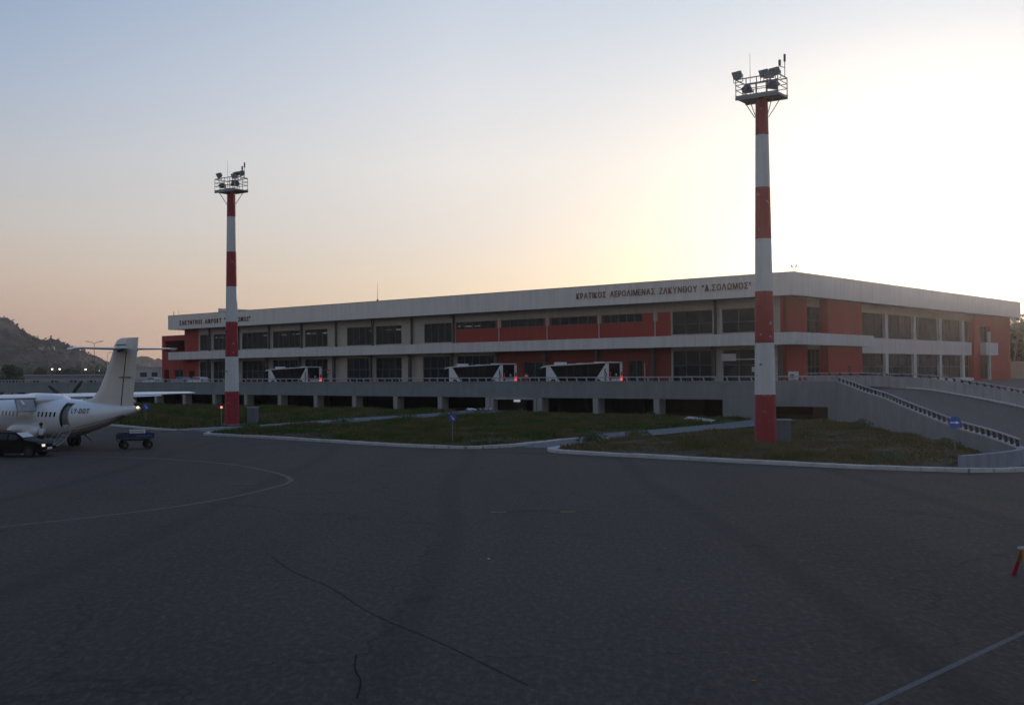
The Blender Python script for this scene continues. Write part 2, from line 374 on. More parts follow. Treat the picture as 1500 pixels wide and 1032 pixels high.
def kerb(pts, w=.28, h=.16, name='kerb', gap=.015, L=1.0):
    P = smooth_poly(pts, 2, False); seg = []; mb = MB()
    d = [0]
    for a, b in zip(P[:-1], P[1:]): d.append(d[-1]+math.dist(a, b))
    def at(s):
        for i in range(len(P)-1):
            if s <= d[i+1]: t = (s-d[i])/max(d[i+1]-d[i], 1e-9); return (P[i][0]+(P[i+1][0]-P[i][0])*t, P[i][1]+(P[i+1][1]-P[i][1])*t)
        return P[-1]
    s = 0
    while s < d[-1]-.1:
        e = min(s+L-gap, d[-1]); a, b = at(s), at(e)
        ang = math.atan2(b[1]-a[1], b[0]-a[0]); l = math.dist(a, b); dz = rnd.uniform(-.012, .012); dy = rnd.uniform(-.015, .015)
        m = Matrix.Translation((a[0], a[1], 0)) @ Matrix.Rotation(ang, 4, 'Z')
        mb.box(0, l, -w/2+dy, w/2+dy, -.05, h+dz, m); s += L
    return struct(mb.build(name, M['kerb'], bevel=0))
kerb(ISL_A[:13], .62, .17); kerb([(-24.4, 92.5), (-23.9, 88.4)], .5)
kerb([(20.6, 51.3), (17.5, 52.8), (13.5, 55.9), (9, 60.0), (3.7, 64.7), (2.3, 66.4), (2.4, 68.4), (4.2, 71.4)], .62, .17)
kerb([(20.6, 51.3), (22.2, 51.2), (24.5, 51.9), (28, 54), (34, 57)], .62, .17)
kerb([(-45.5, 116), (-39.2, 108.8), (-28.9, 95.4), (-26.6, 98.2), (-23.4, 101)], .45, .15)
# roads and pale path beside / between the verges
def strip(name, pts, w, z, m, it=3, z1=None):
    P = smooth_poly(pts, it, False); mb = MB(); vs = []; zf = lambda i: z if z1 is None else z+(z1-z)*min(1, 2.2*i/len(P))
    for i, p in enumerate(P):
        a = P[max(i-1, 0)]; b = P[min(i+1, len(P)-1)]; t = Vector((b[0]-a[0], b[1]-a[1])).normalized(); n = Vector((-t.y, t.x))
        vs += [(p[0]+n.x*w/2, p[1]+n.y*w/2, zf(i)), (p[0]-n.x*w/2, p[1]-n.y*w/2, zf(i))]
    fs = [(2*i, 2*i+1, 2*i+3, 2*i+2) for i in range(len(P)-1)]
    me = bpy.data.meshes.new(name); me.from_pydata(vs, [], fs); me.materials.append(m); me.update()
    if me.polygons[0].normal.z < 0: me.flip_normals()
    return struct(link(name, me))
strip('path', [(-26.3, 95.2), (-20.5, 99.8), (-14.5, 107.5), (-8.6, 116), (-4.6, 124), (-2.8, 131)], 5.6, .012, M['path'], 3, .42)
strip('path', [(1.5, 70.5), (4.6, 76), (8.6, 82), (14.6, 88.5), (20, 96), (24.6, 104.5)], 4.4, .012, M['path'], 3, .22)
# painted markings
strip('painted_line', [(-26, 66), (-23, 65.3), (-20.1, 63.9), (-15.7, 60.5), (-12.6, 56.3), (-10.3, 52), (-9.5, 49.0), (-10.1, 45.5), (-11.0, 42.0), (-12.8, 38.6), (-16.2, 34.6), (-24, 27)], .22, .004, M['yellow'])
strip('painted_line', [(-30, 33.6), (-15.6, 34.3), (-9, 38.0), (-3, 39.0), (4, 38.4), (10, 36.4), (15.4, 34.2), (28, 28)], .15, .0045, M['yellowfaint'])
strip('painted_line', [(-.35, 37.9), (.6, 38.2), (1.5, 37.8)], .09, .009, M['yellowfaint'], 1)
for cx in (-.5, 1.8): strip('painted_dash', [(cx-.26, 37.7), (cx+.26, 37.7)], .38, .013, M['yellow'], 0)
strip('painted_dash', [(-11.9, 48.2), (-10.9, 48.2)], .8, .013, M['yellowfaint'], 0)
strip('painted_line', [(.8, 11.4), (16, 27.35)], .12, .004, M['whiteline'], 0)
strip('painted_line', [(-42, 101.5), (-34.2, 94.8), (-22.8, 84.3)], .3, .004, M['whitefaint'], 0)
strip('painted_line', [(-22.8, 84.3), (-12, 75.0), (-4.5, 69), (0, 66.6), (6, 61.2), (14, 54.2), (20, 49.8), (30, 49)], .3, .016, M['whitefaint'], 2)
# oil stains / cable marks: narrow sealed cracks in the apron
for pts in ([(-2.6, 18.7), (-2.5, 17.7), (-2.3, 17.2), (-2.25, 16.2)], [(6.6, 27.1), (8.2, 27.6)], [(8.6, 19.7), (9.1, 19.6)]):
    strip('sealed_crack', pts, .022, .0075, M['tar'], 3)
strip('sealed_crack', [(-6.2, 29), (-5.2, 26.6), (-4.0, 24.8), (-2.8, 21.9), (-1.3, 19.6), (.2, 16.8)], .016, .0085, M['tar'], 2)


# ------------------------------------------------------------------ grass
def grass(poly, name, dens, hmin, hmax, seed, m, w=.05, mask=None, edge=.15):
    r = np.random.RandomState(seed); P = poly; xs = [p[0] for p in P]; ys = [p[1] for p in P]
    n = int((max(xs)-min(xs))*(max(ys)-min(ys))*dens)
    x = r.uniform(min(xs), max(xs), n); y = r.uniform(min(ys), max(ys), n)
    k = inpoly(x, y, P); x, y = x[k], y[k]; d = edist(x, y, P); k = d > edge; x, y, d = x[k], y[k], d[k]
    pat = np.sin(x*.55+1.3*np.sin(y*.31))+np.sin(y*.7+seed)+.8*np.sin(x*1.7-y*.9)+.6*np.sin(x*3.1+y*2.3)
    keep = r.uniform(-2.2, 2.6, x.size) < pat+ .9; x, y, d, pat = x[keep], y[keep], d[keep], pat[keep]
    h = r.uniform(hmin, hmax, x.size)*(1+.35*np.clip(pat, -1.5, 2)); z = vheight(x, y, d)-.03
    a = r.uniform(0, 2*pi, x.size); lean = r.uniform(.1, .6, x.size)*h; la = r.uniform(0, 2*pi, x.size)
    ww = w*r.uniform(.6, 1.6, x.size)
    v = np.empty((x.size, 3, 3), np.float32)
    v[:, 0] = np.stack([x-np.cos(a)*ww, y-np.sin(a)*ww, z], 1); v[:, 1] = np.stack([x+np.cos(a)*ww, y+np.sin(a)*ww, z], 1)
    v[:, 2] = np.stack([x+np.cos(la)*lean, y+np.sin(la)*lean, z+h], 1)
    me = bpy.data.meshes.new(name); N = x.size
    me.vertices.add(3*N); me.vertices.foreach_set('co', v.ravel()); me.loops.add(3*N); me.loops.foreach_set('vertex_index', np.arange(3*N, dtype=np.int32))
    me.polygons.add(N); me.polygons.foreach_set('loop_start', np.arange(0, 3*N, 3, dtype=np.int32)); me.update(); me.materials.append(m)
    o = link(name, me); o['kind'] = 'stuff'; return o
def grass_mat(dry=0):
    m, nt, b = new_mat('wild_grass'); N = nt.nodes.new; L = nt.links.new
    b.inputs['Roughness'].default_value = .8; b.inputs['Specular IOR Level'].default_value = .2
    tc = N('ShaderNodeTexCoord'); n = N('ShaderNodeTexNoise'); n.inputs['Scale'].default_value = .22; n.inputs['Detail'].default_value = 5; n.inputs['Roughness'].default_value = .7
    mp = N('ShaderNodeMapping'); mp.inputs['Scale'].default_value = (1, 1, .01); L(tc.outputs['Object'], mp.inputs[0]); L(mp.outputs[0], n.inputs['Vector'])
    cr = N('ShaderNodeValToRGB'); e = cr.color_ramp.elements
    e[0].position = .38+dry; e[0].color = (.14, .105, .050, 1); e[1].position = .66+dry; e[1].color = (.028, .072, .012, 1)
    x = e.new(.48+dry); x.color = (.095, .090, .028, 1); x = e.new(.57+dry); x.color = (.052, .088, .016, 1)
    L(n.outputs[0], cr.inputs[0]); L(cr.outputs[0], b.inputs['Base Color']); return m
M['grass'] = grass_mat(); M['grassdry'] = grass_mat(.10)
grass(A2, 'grass', 110, .08, .28, 3, M['grass'], .06); grass(C2, 'grass', 110, .06, .22, 5, M['grassdry'], .055)
grass([p for p in smooth_poly([(-28.7, 95.6), (-26.6, 98.4), (-23.4, 101.2), (-18.6, 110), (-11.4, 119.5), (-5.5, 128.8), (-4.2, 131.8), (-90, 206.0), (-110, 150), (-80, 125), (-46, 117), (-39.2, 109.1)], 1)], 'grass', 30, .12, .40, 9, M['grass'], .10)

def weed(name, loc, r, h, label, seed, m='weed', n=450):
    rr = random.Random(seed); t = thing(name, label, 'weed', loc)
    mb = MB(); st = MB()
    for i in range(9):
        a = rr.uniform(0, 2*pi); q = rr.uniform(.2, .8)*r
        st.tube((0, 0, -.05), (cos(a)*q, sin(a)*q, h*rr.uniform(.5, .9)), .012, .005, 4)
    for i in range(n):
        a = rr.uniform(0, 2*pi); q = sqrt(rr.random())*r; z = rr.uniform(.05, 1)*h*(1-.6*(q/r)**2); s = rr.uniform(.05, .13)
        c = Vector((cos(a)*q*(.8+.4*sin(3*a+seed)), sin(a)*q, z)); d1 = Vector((rr.gauss(0, 1), rr.gauss(0, 1), rr.gauss(0, .8))).normalized(); d2 = d1.orthogonal().normalized()
        mb.add([c-d1*s, c+d2*s*.5, c+d1*s, c-d2*s*.5], [(0, 1, 2, 3)])
    mb.build('foliage', M[m], t); st.build('stem', M['bark'], t); return t
wl = [((-21.5, 92.5), 1.1, .7, 'weed clump on the grass tip behind the kerb, left of the small blue sign'),
      ((-15.2, 100.8), 1.3, .9, 'bushy weed at the left end of the pale path edge'),
      ((-9.8, 107.5), 1.4, .9, 'dark bushy weed halfway along the front edge of the pale path'),
      ((-6.3, 113.8), 1.5, 1.0, 'broad dark weed bush close to the path above the blue sign'),
      ((-3.2, 117.5), 1.3, 1.1, 'rounded weed bush in front of the framed viaduct opening'),
      ((.8, 119.5), 1.5, .9, 'low dark bush under the left jamb of the framed opening'),
      ((7.4, 97.8), 1.4, .8, 'dark weed clump in mid grass right of the round sign'),
      ((12.9, 105.5), 1.5, .9, 'low bush standing by the last free viaduct pillar'),
      ((5.2, 74.8), 1.0, .75, 'tall green weed at the pointed corner of the right verge'),
      ((8.6, 78.9), .9, .7, 'green weed along the road edge of the right verge'),
      ((16.8, 100.9), 1.1, .7, 'weed bush beside the white slab on the grass'),
      ((27.3, 88.5), .8, .8, 'weed growing against the blue grey ramp wall near its middle'),
      ((25.2, 66.0), .9, .6, 'weed at the foot of the ramp wall behind the low wall'),
      ((18.5, 55.2), .9, .55, 'yellowish green weed near the kerb left of the low wall')]
for i, (p, r, h, lb) in enumerate(wl):
    d = edist(np.array([p[0]]), np.array([p[1]]), A2)[0]
    weed('weed_bush', (p[0], p[1], .12), r, h, lb, i+30)

# ------------------------------------------------------------------ terminal building (local frame: x to the right along the front, y into the building)
YAW = .71312; P0 = Vector((31.16, 125.0, 0))
MT = Matrix.Translation(P0) @ Matrix.Rotation(-YAW, 4, 'Z')
TB = thing('terminal_building', 'long two storey airport terminal with pale fascia, grey walls and red panels behind the viaduct', 'building', P0, -YAW)
def wall_cells(mb, u0, u1, z0, z1, holes, d0, d1, side='front'):
    us = sorted({u0, u1} | {max(u0, min(u1, h[k])) for h in holes for k in (0, 1)}); zs = sorted({z0, z1} | {max(z0, min(z1, h[k])) for h in holes for k in (2, 3)})
    for ua, ub in zip(us[:-1], us[1:]):
        run = None
        for za, zb in zip(zs[:-1], zs[1:]):
            c = ((ua+ub)/2, (za+zb)/2); hole = any(h[0] < c[0] < h[1] and h[2] < c[1] < h[3] for h in holes)
            if hole:
                if run: emit(mb, ua, ub, *run, d0, d1, side); run = None
            else: run = (run[0], zb) if run else (za, zb)
        if run: emit(mb, ua, ub, *run, d0, d1, side)
def emit(mb, ua, ub, za, zb, d0, d1, side):
    if ub-ua < .01 or zb-za < .01: return
    if side == 'front': mb.box(-ub, -ua, d0, d1, za, zb)
    else: mb.box(-d1, -d0, ua, ub, za, zb)
PANE = {}
def window(u0, u1, z0, z1, d, side='front', n=4, transoms=(), glassm='pane', fr='wframe', fw=.07):
    """frame with mullions + one pane object per light, set d metres behind the fascia plane"""
    W_, H_ = u1-u0, z1-z0
    key = (round(W_, 2), round(H_, 2), n, transoms, fr)
    if key not in PANE:
        mb = MB(); xs = [i*W_/n for i in range(n+1)]; zs = [0]+[t*H_ for t in transoms]+[H_]
        for x in xs: a = min(max(x, fw/2), W_-fw/2); mb.box(a-fw/2, a+fw/2, -.06, .06, 0, H_)
        for z in zs: a = min(max(z, fw/2), H_-fw/2); mb.box(.001, W_-.001, -.05, .05, a-fw/2, a+fw/2)
        pm = {}
        for j in range(len(zs)-1): pm[j] = (BX(fw/2, W_/n-fw/2, -.01, .01, fw/2, zs[j+1]-zs[j]-fw/2).mesh('pane', M[glassm]), zs[j])
        PANE[key] = (mb.mesh('window', M[fr]), pm)
    wm, pm = PANE[key]
    if side == 'front': o = link('window', wm, TB, (-u1, d, z0))
    else: o = link('window', wm, TB, (-d, u0, z0), (0, 0, pi/2))
    for j, (me, zz) in pm.items():
        for i in range(n):
            p = link('pane', me, o, (i*W_/n, 0, zz))
            p.rotation_euler = (rnd.uniform(-.004, .004), 0, rnd.uniform(-.006, .006))
    return o
FW = 2.0   # recess of the walls behind the fascia
# fascia ring and roof
mb = MB(); L_, D_ = 124.0, 80.0
mb.box(-L_, 0, 0, .35, 13.10, 15.62).box(-.35, 0, .35, D_, 13.10, 15.62).box(-L_, -L_+.35, .35, D_, 13.1, 15.62).box(-L_+.35, -.35, D_-.35, D_, 13.1, 15.62)
mb.prism([(-108.4, 15.62), (-108.4, 16.35), (-98.2, 15.62)], .35, 'y', 0)
mb.build('roof_fascia', M['fascia'], TB)
mb = MB(); mb.box(-L_-.04, .04, -.04, .39, 15.625, 15.68).box(-.39, .04, .39, D_, 15.625, 15.68); mb.build('coping', M['column'], TB)
BX(-L_+.35, -.35, .35, D_-.35, 13.12, 13.42).build('roof', M['roof'], TB)
# balcony bands
MB().box(-L_, 0, 0, .3, 7.63, 8.99).box(-L_, 0, .3, FW-.003, 7.8, 8.0).box(-.3, 0, .3, 21.4, 7.63, 8.99).box(-FW+.003, -.3, .3, 21.4, 7.8, 8.0).box(-FW, -.3, 21.1, 21.4, 7.63, 8.99).build('balcony_band', M['band'], TB)
BX(-FW-.6, -FW+.02, 21.403, 62.4, 6.9, 8.85).build('balcony_band', M['band'], TB)
# upper front
UW = [(3.8, 10.2, 3, (.45,)), (11.5, 17.1, 3, (.45,)), (54.3, 59.9, 4, ()), (64.7, 70.4, 4, ()), (71.35, 77.05, 4, ()), (81.7, 87.4, 4, ()), (88.6, 95.8, 5, ()), (97.2, 104.4, 5, ()), (106.2, 112.8, 5, ()), (113.6, 117.0, 3, ())]
SW = [(21.5, 27.6, 5), (28.6, 36.1, 5), (37.3, 44.8, 5), (45.9, 53.3, 5)]
holes = [(a, b, 9.2, 12.0) for a, b, n, t in UW]
def wallpart(name, m, *a):
    mb = MB(); wall_cells(mb, *a); return mb.build(name, M[m], TB)
wallpart('wall', 'wall', 2.7, 17.3, 8.2, 13.12, holes, FW, FW+.3); wallpart('wall', 'wall', 53.5, 117.3, 8.2, 13.12, holes, FW, FW+.3)
wallpart('wall', 'wall', 17.3, 53.5, 12.0, 13.12, [], FW, FW+.3)
mb = MB(); wall_cells(mb, 17.3, 53.5, 8.2, 12.0, [(a, b, 10.92, 12.0) for a, b, n in SW], FW, FW+.3)
mb.build('red_wall', M['red'], TB)
wallpart('red_wall', 'red', 2.0, 2.7, 8.2, 13.12, [], FW, FW+.3); wallpart('red_wall', 'red', 117.3, 121.8, 8.2, 13.12, [], FW, FW+.3)
for a, b, n, t in UW: window(a, b, 9.2, 12.0, FW+.16, n=n, transoms=t)
for a, b, n in SW: window(a, b, 10.92, 12.0, FW+.16, n=n)
# lower front
LW = [(3.8, 10.2, 3), (11.5, 17.1, 3), (46.2, 53.3, 5), (54.3, 60.2, 4), (64.7, 70.4, 4), (71.35, 77.05, 4), (81.7, 87.4, 4), (88.6, 95.8, 5), (97.2, 104.4, 5), (106.2, 112.8, 5), (113.6, 117.0, 3)]
lh = [(a, b, 3.3, 7.2) for a, b, n in LW]
wallpart('wall', 'wall', 2.7, 17.3, 3.0, 7.85, lh, FW, FW+.3); wallpart('wall', 'wall', 45.5, 117.3, 3.0, 7.85, lh, FW, FW+.3)
doors = [(21.5, 23.6, 3.05, 6.2), (33.2, 35.4, 3.05, 5.6), (37.0, 40.9, 3.05, 6.2)]
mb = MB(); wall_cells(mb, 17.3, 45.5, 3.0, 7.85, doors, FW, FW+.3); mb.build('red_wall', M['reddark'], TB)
wallpart('red_wall', 'red', 2.0, 2.7, 3.0, 7.85, [], FW, FW+.3); wallpart('red_wall', 'red', 117.3, 121.8, 3.0, 7.85, [(118.6, 120.4, 3.1, 5.6)], FW, FW+.3)
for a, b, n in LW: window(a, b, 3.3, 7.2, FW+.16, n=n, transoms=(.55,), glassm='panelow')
for a, b, z0, z1 in doors:
    o = window(a, b, z0, z1, FW+.2, n=2, glassm='panelow'); o.name = 'door'
# columns, downpipes and white jambs
cm = BX(-.12, .12, -.12, .12, 0, 4.1).mesh('column', M['column']); cl = BX(-.2, .2, -.2, .2, 0, 4.57).mesh('column', M['column'])
pm = MB().tube((0, 0, 0), (0, 0, 4.0), .07, n=8).mesh('downpipe', M['whitetrim'])
for k in range(14):
    t = 2.4+8.55*k
    if k > 5 or k == 1: link('column', cm, TB, (-t, 1.7, 8.995))
    link('column', cl, TB, (-t, 1.3, 3.05))
    if 1 < k < 6: link('downpipe', pm, TB, (-t, 1.85, 9.0)); BX(-t-.28, -t+.28, 1.9, 1.997, 10.95, 12.2).build('bracket', M['wall'], TB)
for t in (10.35, 11.3, 104.5, 96.6, 53.9, 88.1, 70.9): BX(-t-.13, -t+.13, FW-.05, FW-.002, 9.2, 12.1).build('jamb', M['whitetrim'], TB)
# canopy strip and notice by the right-hand entrance
BX(-10.1, -2.6, 1.7, FW-.002, 6.02, 6.14).build('canopy_rail', M['whitetrim'], TB); BX(-10.1, -8.2, 1.6, 1.695, 5.9, 6.75).build('notice_board', M['whitetrim'], TB)
BX(-6.3, -6.0, 1.9, FW-.002, 4.6, 5.2).build('notice', M['whitetrim'], TB)
# right facade
RF = 2.3
wallpart('red_wall', 'red', 2.0, 7.3, 3.0, 7.85, [], FW, FW+.3, 'right'); wallpart('red_wall', 'red', 2.0, 7.3, 8.2, 13.12, [], FW, FW+.3, 'right')
BX(-FW-.3, -1.0, 10.6, 20.2, 8.0, 13.09).build('red_wall', M['red'], TB)
mb = MB(); wall_cells(mb, 10.6, 20.2, 3.0, 7.79, [(15.9, 16.9, 3.05, 5.3)], 1.0, FW+.3, 'right'); mb.build('red_wall', M['red'], TB)
BX(-FW-.2, -1.35, 15.9, 16.9, 3.05, 5.3).build('door', M['column'], TB)
wallpart('wall', 'wall', 7.3, 10.6, 12.2, 13.12, [], FW, FW+.3, 'right'); wallpart('wall', 'wall', 7.3, 10.6, 7.2, 9.0, [], FW, FW+.3, 'right'); wallpart('wall', 'wall', 20.2, 62.4, 12.1, 13.12, [], FW+.3, FW+.6, 'right')
window(7.3, 10.6, 9.0, 12.2, FW+.15, 'right', n=3, transoms=(.5,)); window(7.3, 10.6, 3.1, 7.2, FW+.15, 'right', n=3, transoms=(.5,), glassm='panelow')
rc = [20.5, 30.3, 40.0, 49.6, 58.9]
for i, a in enumerate(rc):
    b = rc[i+1] if i < 4 else 62.6
    n = 4 if b-a > 6 else 2
    window(a+.5 if i else a, b-.5, 8.87, 12.1, FW+.45, 'right', n=n); window(a+.5 if i else a, b-.5, 3.5, 6.88, FW+.45, 'right', n=n, transoms=(.5,), glassm='panelow')
    if i: BX(-FW-.5, -FW-.02, a-.45, a+.45, 3.05, 6.895).build('pier', M['whitetrim'], TB); BX(-FW-.5, -FW-.02, a-.45, a+.45, 8.855, 12.098).build('pier', M['whitetrim'], TB)
BX(-FW-.65, -FW+.3, 20.5, 62.4, 3.02, 3.48).build('plinth', M['whitetrim'], TB)
mb = MB(); wall_cells(mb, 62.4, 79.5, 3.0, 13.11, [(65.2, 69.8, 3.2, 6.8), (65.2, 69.8, 8.9, 11.5)], 1.6, FW+.6, 'right'); mb.build('red_wall', M['red'], TB)
BX(-1.9, -.7, 65.0, 70.6, 6.95, 8.85).build('balcony', M['whitetrim'], TB); BX(-1.3, -.95, 67.4, 67.9, 3.05, 6.94).build('pier', M['whitetrim'], TB); BX(-1.3, -.95, 67.4, 67.9, 8.86, 10.6).build('pier', M['whitetrim'], TB)
window(65.2, 69.8, 3.2, 6.8, FW+.2, 'right', n=3, glassm='panelow'); window(65.2, 69.8, 8.9, 11.5, FW+.2, 'right', n=3)
# left-hand red block below the overhang
mb = MB(); wall_cells(mb, 121.8, 130.2, 3.0, 12.2, [(122.6, 129.2, 9.25, 11.2), (123.2, 126.0, 3.1, 5.8), (127.8, 129.4, 3.1, 5.8)], FW+.6, FW+1.0)
mb.box(-130.2, -129.8, FW+1.0, 26, 3, 12.2).box(-129.8, -117.6, 25.6, 26, 3, 12.2); mb.build('red_wall', M['red'], TB)
BX(-129.8, -121.9, FW+1.003, 25.5, 11.85, 12.15).build('roof', M['roof'], TB)
window(123.2, 126.0, 3.1, 5.8, FW+.85, n=2, glassm='panelow')
# interior: slabs, partitions, ceilings, hanging tube lights
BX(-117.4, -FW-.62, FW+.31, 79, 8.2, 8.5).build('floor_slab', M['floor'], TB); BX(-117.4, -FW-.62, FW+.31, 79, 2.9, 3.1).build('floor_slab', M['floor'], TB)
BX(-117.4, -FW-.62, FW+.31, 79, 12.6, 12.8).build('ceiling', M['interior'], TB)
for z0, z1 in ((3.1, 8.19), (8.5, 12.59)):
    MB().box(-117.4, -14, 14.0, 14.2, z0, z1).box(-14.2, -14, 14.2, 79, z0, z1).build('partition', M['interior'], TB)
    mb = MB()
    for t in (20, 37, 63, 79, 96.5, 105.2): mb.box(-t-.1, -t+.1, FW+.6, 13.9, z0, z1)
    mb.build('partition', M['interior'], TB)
MB().box(-L_+1, -L_+1.4, 3, 79.2, 3, 13.1).box(-L_+1.4, -2, 78.9, 79.3, 3, 13.1).build('wall', M['wall'], TB)
tm = BX(-.6, .6, -.06, .06, 0, .05).mesh('tube_light', M['tube'])
for a, b, n, _ in UW[2:]:
    for q in range(4):
        for x in np.arange(a+.9, b-.6, 1.9):
            if rnd.random() < .55: link('tube_light', tm, TB, (-x+rnd.uniform(-.2, .2), 4+2.3*q, 11.45+.12*q+.05*rnd.random()))
for y, s in ((41.6, .35), (50.6, .5)): BX(-FW-2.5, -FW-2.4, y, y+1.5*s*2, 10.6, 10.6+s*1.2).build('lit_notice', M['headglow'], TB)
# raised lettering on the fascia
font = bpy.data.curves.new('f', 'FONT').font
def glyph(ch, h, dep, m, bold=.02):
    cu = bpy.data.curves.new('g', 'FONT'); cu.body = ch; cu.size = h/.72; cu.extrude = dep/2; cu.offset = bold*h; cu.resolution_u = 2
    o = bpy.data.objects.new('g', cu); me = bpy.data.meshes.new_from_object(o); bpy.data.objects.remove(o)
    if not me.vertices: return None, 0, 0
    xs = [v.co.x for v in me.vertices]; x0, x1 = min(xs), max(xs)
    for v in me.vertices: x, y, z = v.co; v.co = ((x-x0)*.84, -z-dep/2, y)
    me.name = 'letter'; me.materials.clear(); me.materials.append(m); return me, (x1-x0)*.84, 0
def lettering(txt, x0, x1, z, h, parent, name, m, y=-.004, dep=.08):
    g = [glyph(c, h, dep, m) if c != ' ' else (None, h*.55, 0) for c in txt]
    sp = ((x1-x0)-sum(a[1] for a in g))/(len(txt)-1)
    t = link(name, None, parent); x = x0
    for (me, w, _), c in zip(g, txt):
        if me: link('letter', me, t, (x, y, z))
        x += w+sp
    return t
lettering('ZAKYNTHOS AIRPORT "D.SOLOMOS"', -120.3, -99.2, 13.83, .80, TB, 'lettering', M['letter'])
lettering('ΚΡΑΤΙΚΟΣ ΑΕΡΟΛΙΜΕΝΑΣ ΖΑΚΥΝΘΟΥ "Δ.ΣΟΛΩΜΟΣ"', -30.2, -5.2, 14.08, .72, TB, 'lettering', M['letter2'])

# ------------------------------------------------------------------ viaduct, forecourt, ramps
VD = thing('viaduct', 'long blue grey concrete elevated road on pillars in front of the terminal', 'viaduct', P0, -YAW)
def loc2w(x, y, z=0): return MT @ Vector((x, y, z))
pil_t = [-1.48+7.73*k for k in range(22)]
mb = MB(); mb.box(-168, 13.24, -18, -17.6, 1.93, 3.68); mb.build('parapet_beam', M['concrete'], VD)
BX(-168, 13.24, -18.06, -17.54, 3.682, 3.75).build('coping', M['concreteL'], VD)
BX(-168, 11.0, -17.6, -.2, 2.55, 3.04).build('deck_slab', M['conc_shade'], VD)
pmesh = BX(-.34, .34, 0, 1.2, -.1, 1.928).mesh('pillar', M['concreteL']); pback = BX(-.3, .3, 0, .6, -.1, 2.548).mesh('pillar', M['conc_shade'])
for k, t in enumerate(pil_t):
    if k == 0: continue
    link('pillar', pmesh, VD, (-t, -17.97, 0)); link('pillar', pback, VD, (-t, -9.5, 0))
# solid end wall with the last opening
mb = MB(); wall_cells(mb, -13.24, -1.45+.0, -.1, 1.927, [(-12.4, -6.2, -.1, 1.35)], -18, -17.6); 
mb2 = MB()
for x0, x1, z0, z1 in ((1.48, 6.2, -.1, 1.927), (6.2, 12.4, 1.35, 1.927), (12.4, 13.24, -.1, 1.927)): mb2.box(x0, x1, -18, -17.6, z0, z1)
mb2.build('end_wall', M['concrete'], VD)
# framed opening between two pillars
MB().box(-29.2+.35, -29.2+.75, -18.12, -17.3, -.1, 1.928).box(-21.7-.75, -21.7-.35, -18.12, -17.3, -.1, 1.928).box(-28.45, -22.45, -18.1, -17.35, 1.70, 1.926).build('portal_frame', M['concreteL'], VD)
MB().box(-168, 9.0, -1.4, -1.0, -.1, 2.548).box(-23.9, -23.5, -12, -.6, -.1, 2.5).build('back_wall', M['conc_shade'], VD)
BX(-34.5, -30.2, -10.2, -10.0, -.05, 2.4).build('partition', M['interior'], VD)
BX(-31.9, -31.1, -10.5, -10.22, 1.2, 1.45).build('wall_lamp', emis('wall_lamp_glow', (.9, .95, 1), .35), VD)
BX(8.6, 12.9, -13.2, -13.0, -.05, 2.5).build('partition', M['underlight'], VD)  # pale panel added in place of light seen through the opening
BX(-24.4, -23.92, -11, -10.8, -.05, 2.5).build('partition', M['interior'], VD)
# forecourt terrace the building stands on
far_pl = [loc2w(9.5, -8).to_2d(), Vector((36.2, 110.5)), Vector((38.7, 106)), Vector((40.2, 101)), Vector((41, 95)), Vector((40.8, 88)), Vector((39.8, 80)), Vector((37.8, 66)), Vector((36, 56))]
near_pl = [loc2w(13.24, -18).to_2d(), Vector((29.4, 99)), Vector((29.1, 94)), Vector((28.8, 88)), Vector((28.1, 82)), Vector((27.4, 75)), Vector((26.7, 68)), Vector((25.9, 61.6)), Vector((25.0, 56.3))]
near_z = [3.70, 3.35, 2.92, 2.52, 2.10, 1.60, 1.15, .95, .76]
far_z = [3.0, 2.95, 2.80, 2.35, 1.85, 1.42, .98, .30, .02]
tp = [tuple(loc2w(-168, -.9).to_2d()), tuple(loc2w(9.0, -.9).to_2d())] + [tuple(loc2w(13.5, -4).to_2d())] + [(p.x+.5, p.y+.2) for p in far_pl[2:5]] + [(70, 96), (420, 150), (420, 420), (-40, 420)]
me_f = sheet('forecourt', tp, 3.0, M['road']); 
mb = MB(); 
for a, b in zip(tp, tp[1:]+tp[:1]): mb.add([(a[0], a[1], 3.0), (b[0], b[1], 3.0), (b[0], b[1], -.1), (a[0], a[1], -.1)], [(0, 1, 2, 3)])
struct(mb.build('retaining_wall_skirt', M['concreteL']))  # unseen sides added to keep light from leaking in under the terrace
vg = [(43, 100), (46, 104), (58, 118), (80, 150), (110, 175), (160, 180), (160, 110), (70, 97)]
sheet('verge', vg, 3.01, M['earth'])
# viaduct roadway surface + ramp surface (lofted)
BX(-168, 11, -17.59, -.95, 3.041, 3.05).build('roadway', M['road'], VD)
def catmull(P, n=5):
    out = []
    for i in range(len(P)-1):
        p0, p1, p2, p3 = P[max(i-1, 0)], P[i], P[i+1], P[min(i+2, len(P)-1)]
        for k in range(n):
            t = k/n; out.append(tuple(.5*((2*p1[j])+(-p0[j]+p2[j])*t+(2*p0[j]-5*p1[j]+4*p2[j]-p3[j])*t*t+(-p0[j]+3*p1[j]-3*p2[j]+p3[j])*t**3) for j in range(len(p1))))
    out.append(tuple(P[-1])); return out
NP = catmull([(p.x, p.y, z) for p, z in zip(near_pl, near_z)]); FP = catmull([(p.x, p.y, z) for p, z in zip(far_pl, far_z)])
RP = thing('ramp', 'curved concrete access ramp dropping from the viaduct to the apron at the right', 'ramp')
mb = MB(); n = len(NP)
vs = []
for a, b in zip(NP, FP):
    za = max(a[2]-.70, .03)
    for k in range(6): t = k/5; vs.append((a[0]+(b[0]-a[0])*t, a[1]+(b[1]-a[1])*t, za+(max(b[2], .03)-za)*t))
fs = [(i*6+k, i*6+k+1, (i+1)*6+k+1, (i+1)*6+k) for i in range(n-1) for k in range(5)]
mb.add(vs, fs)
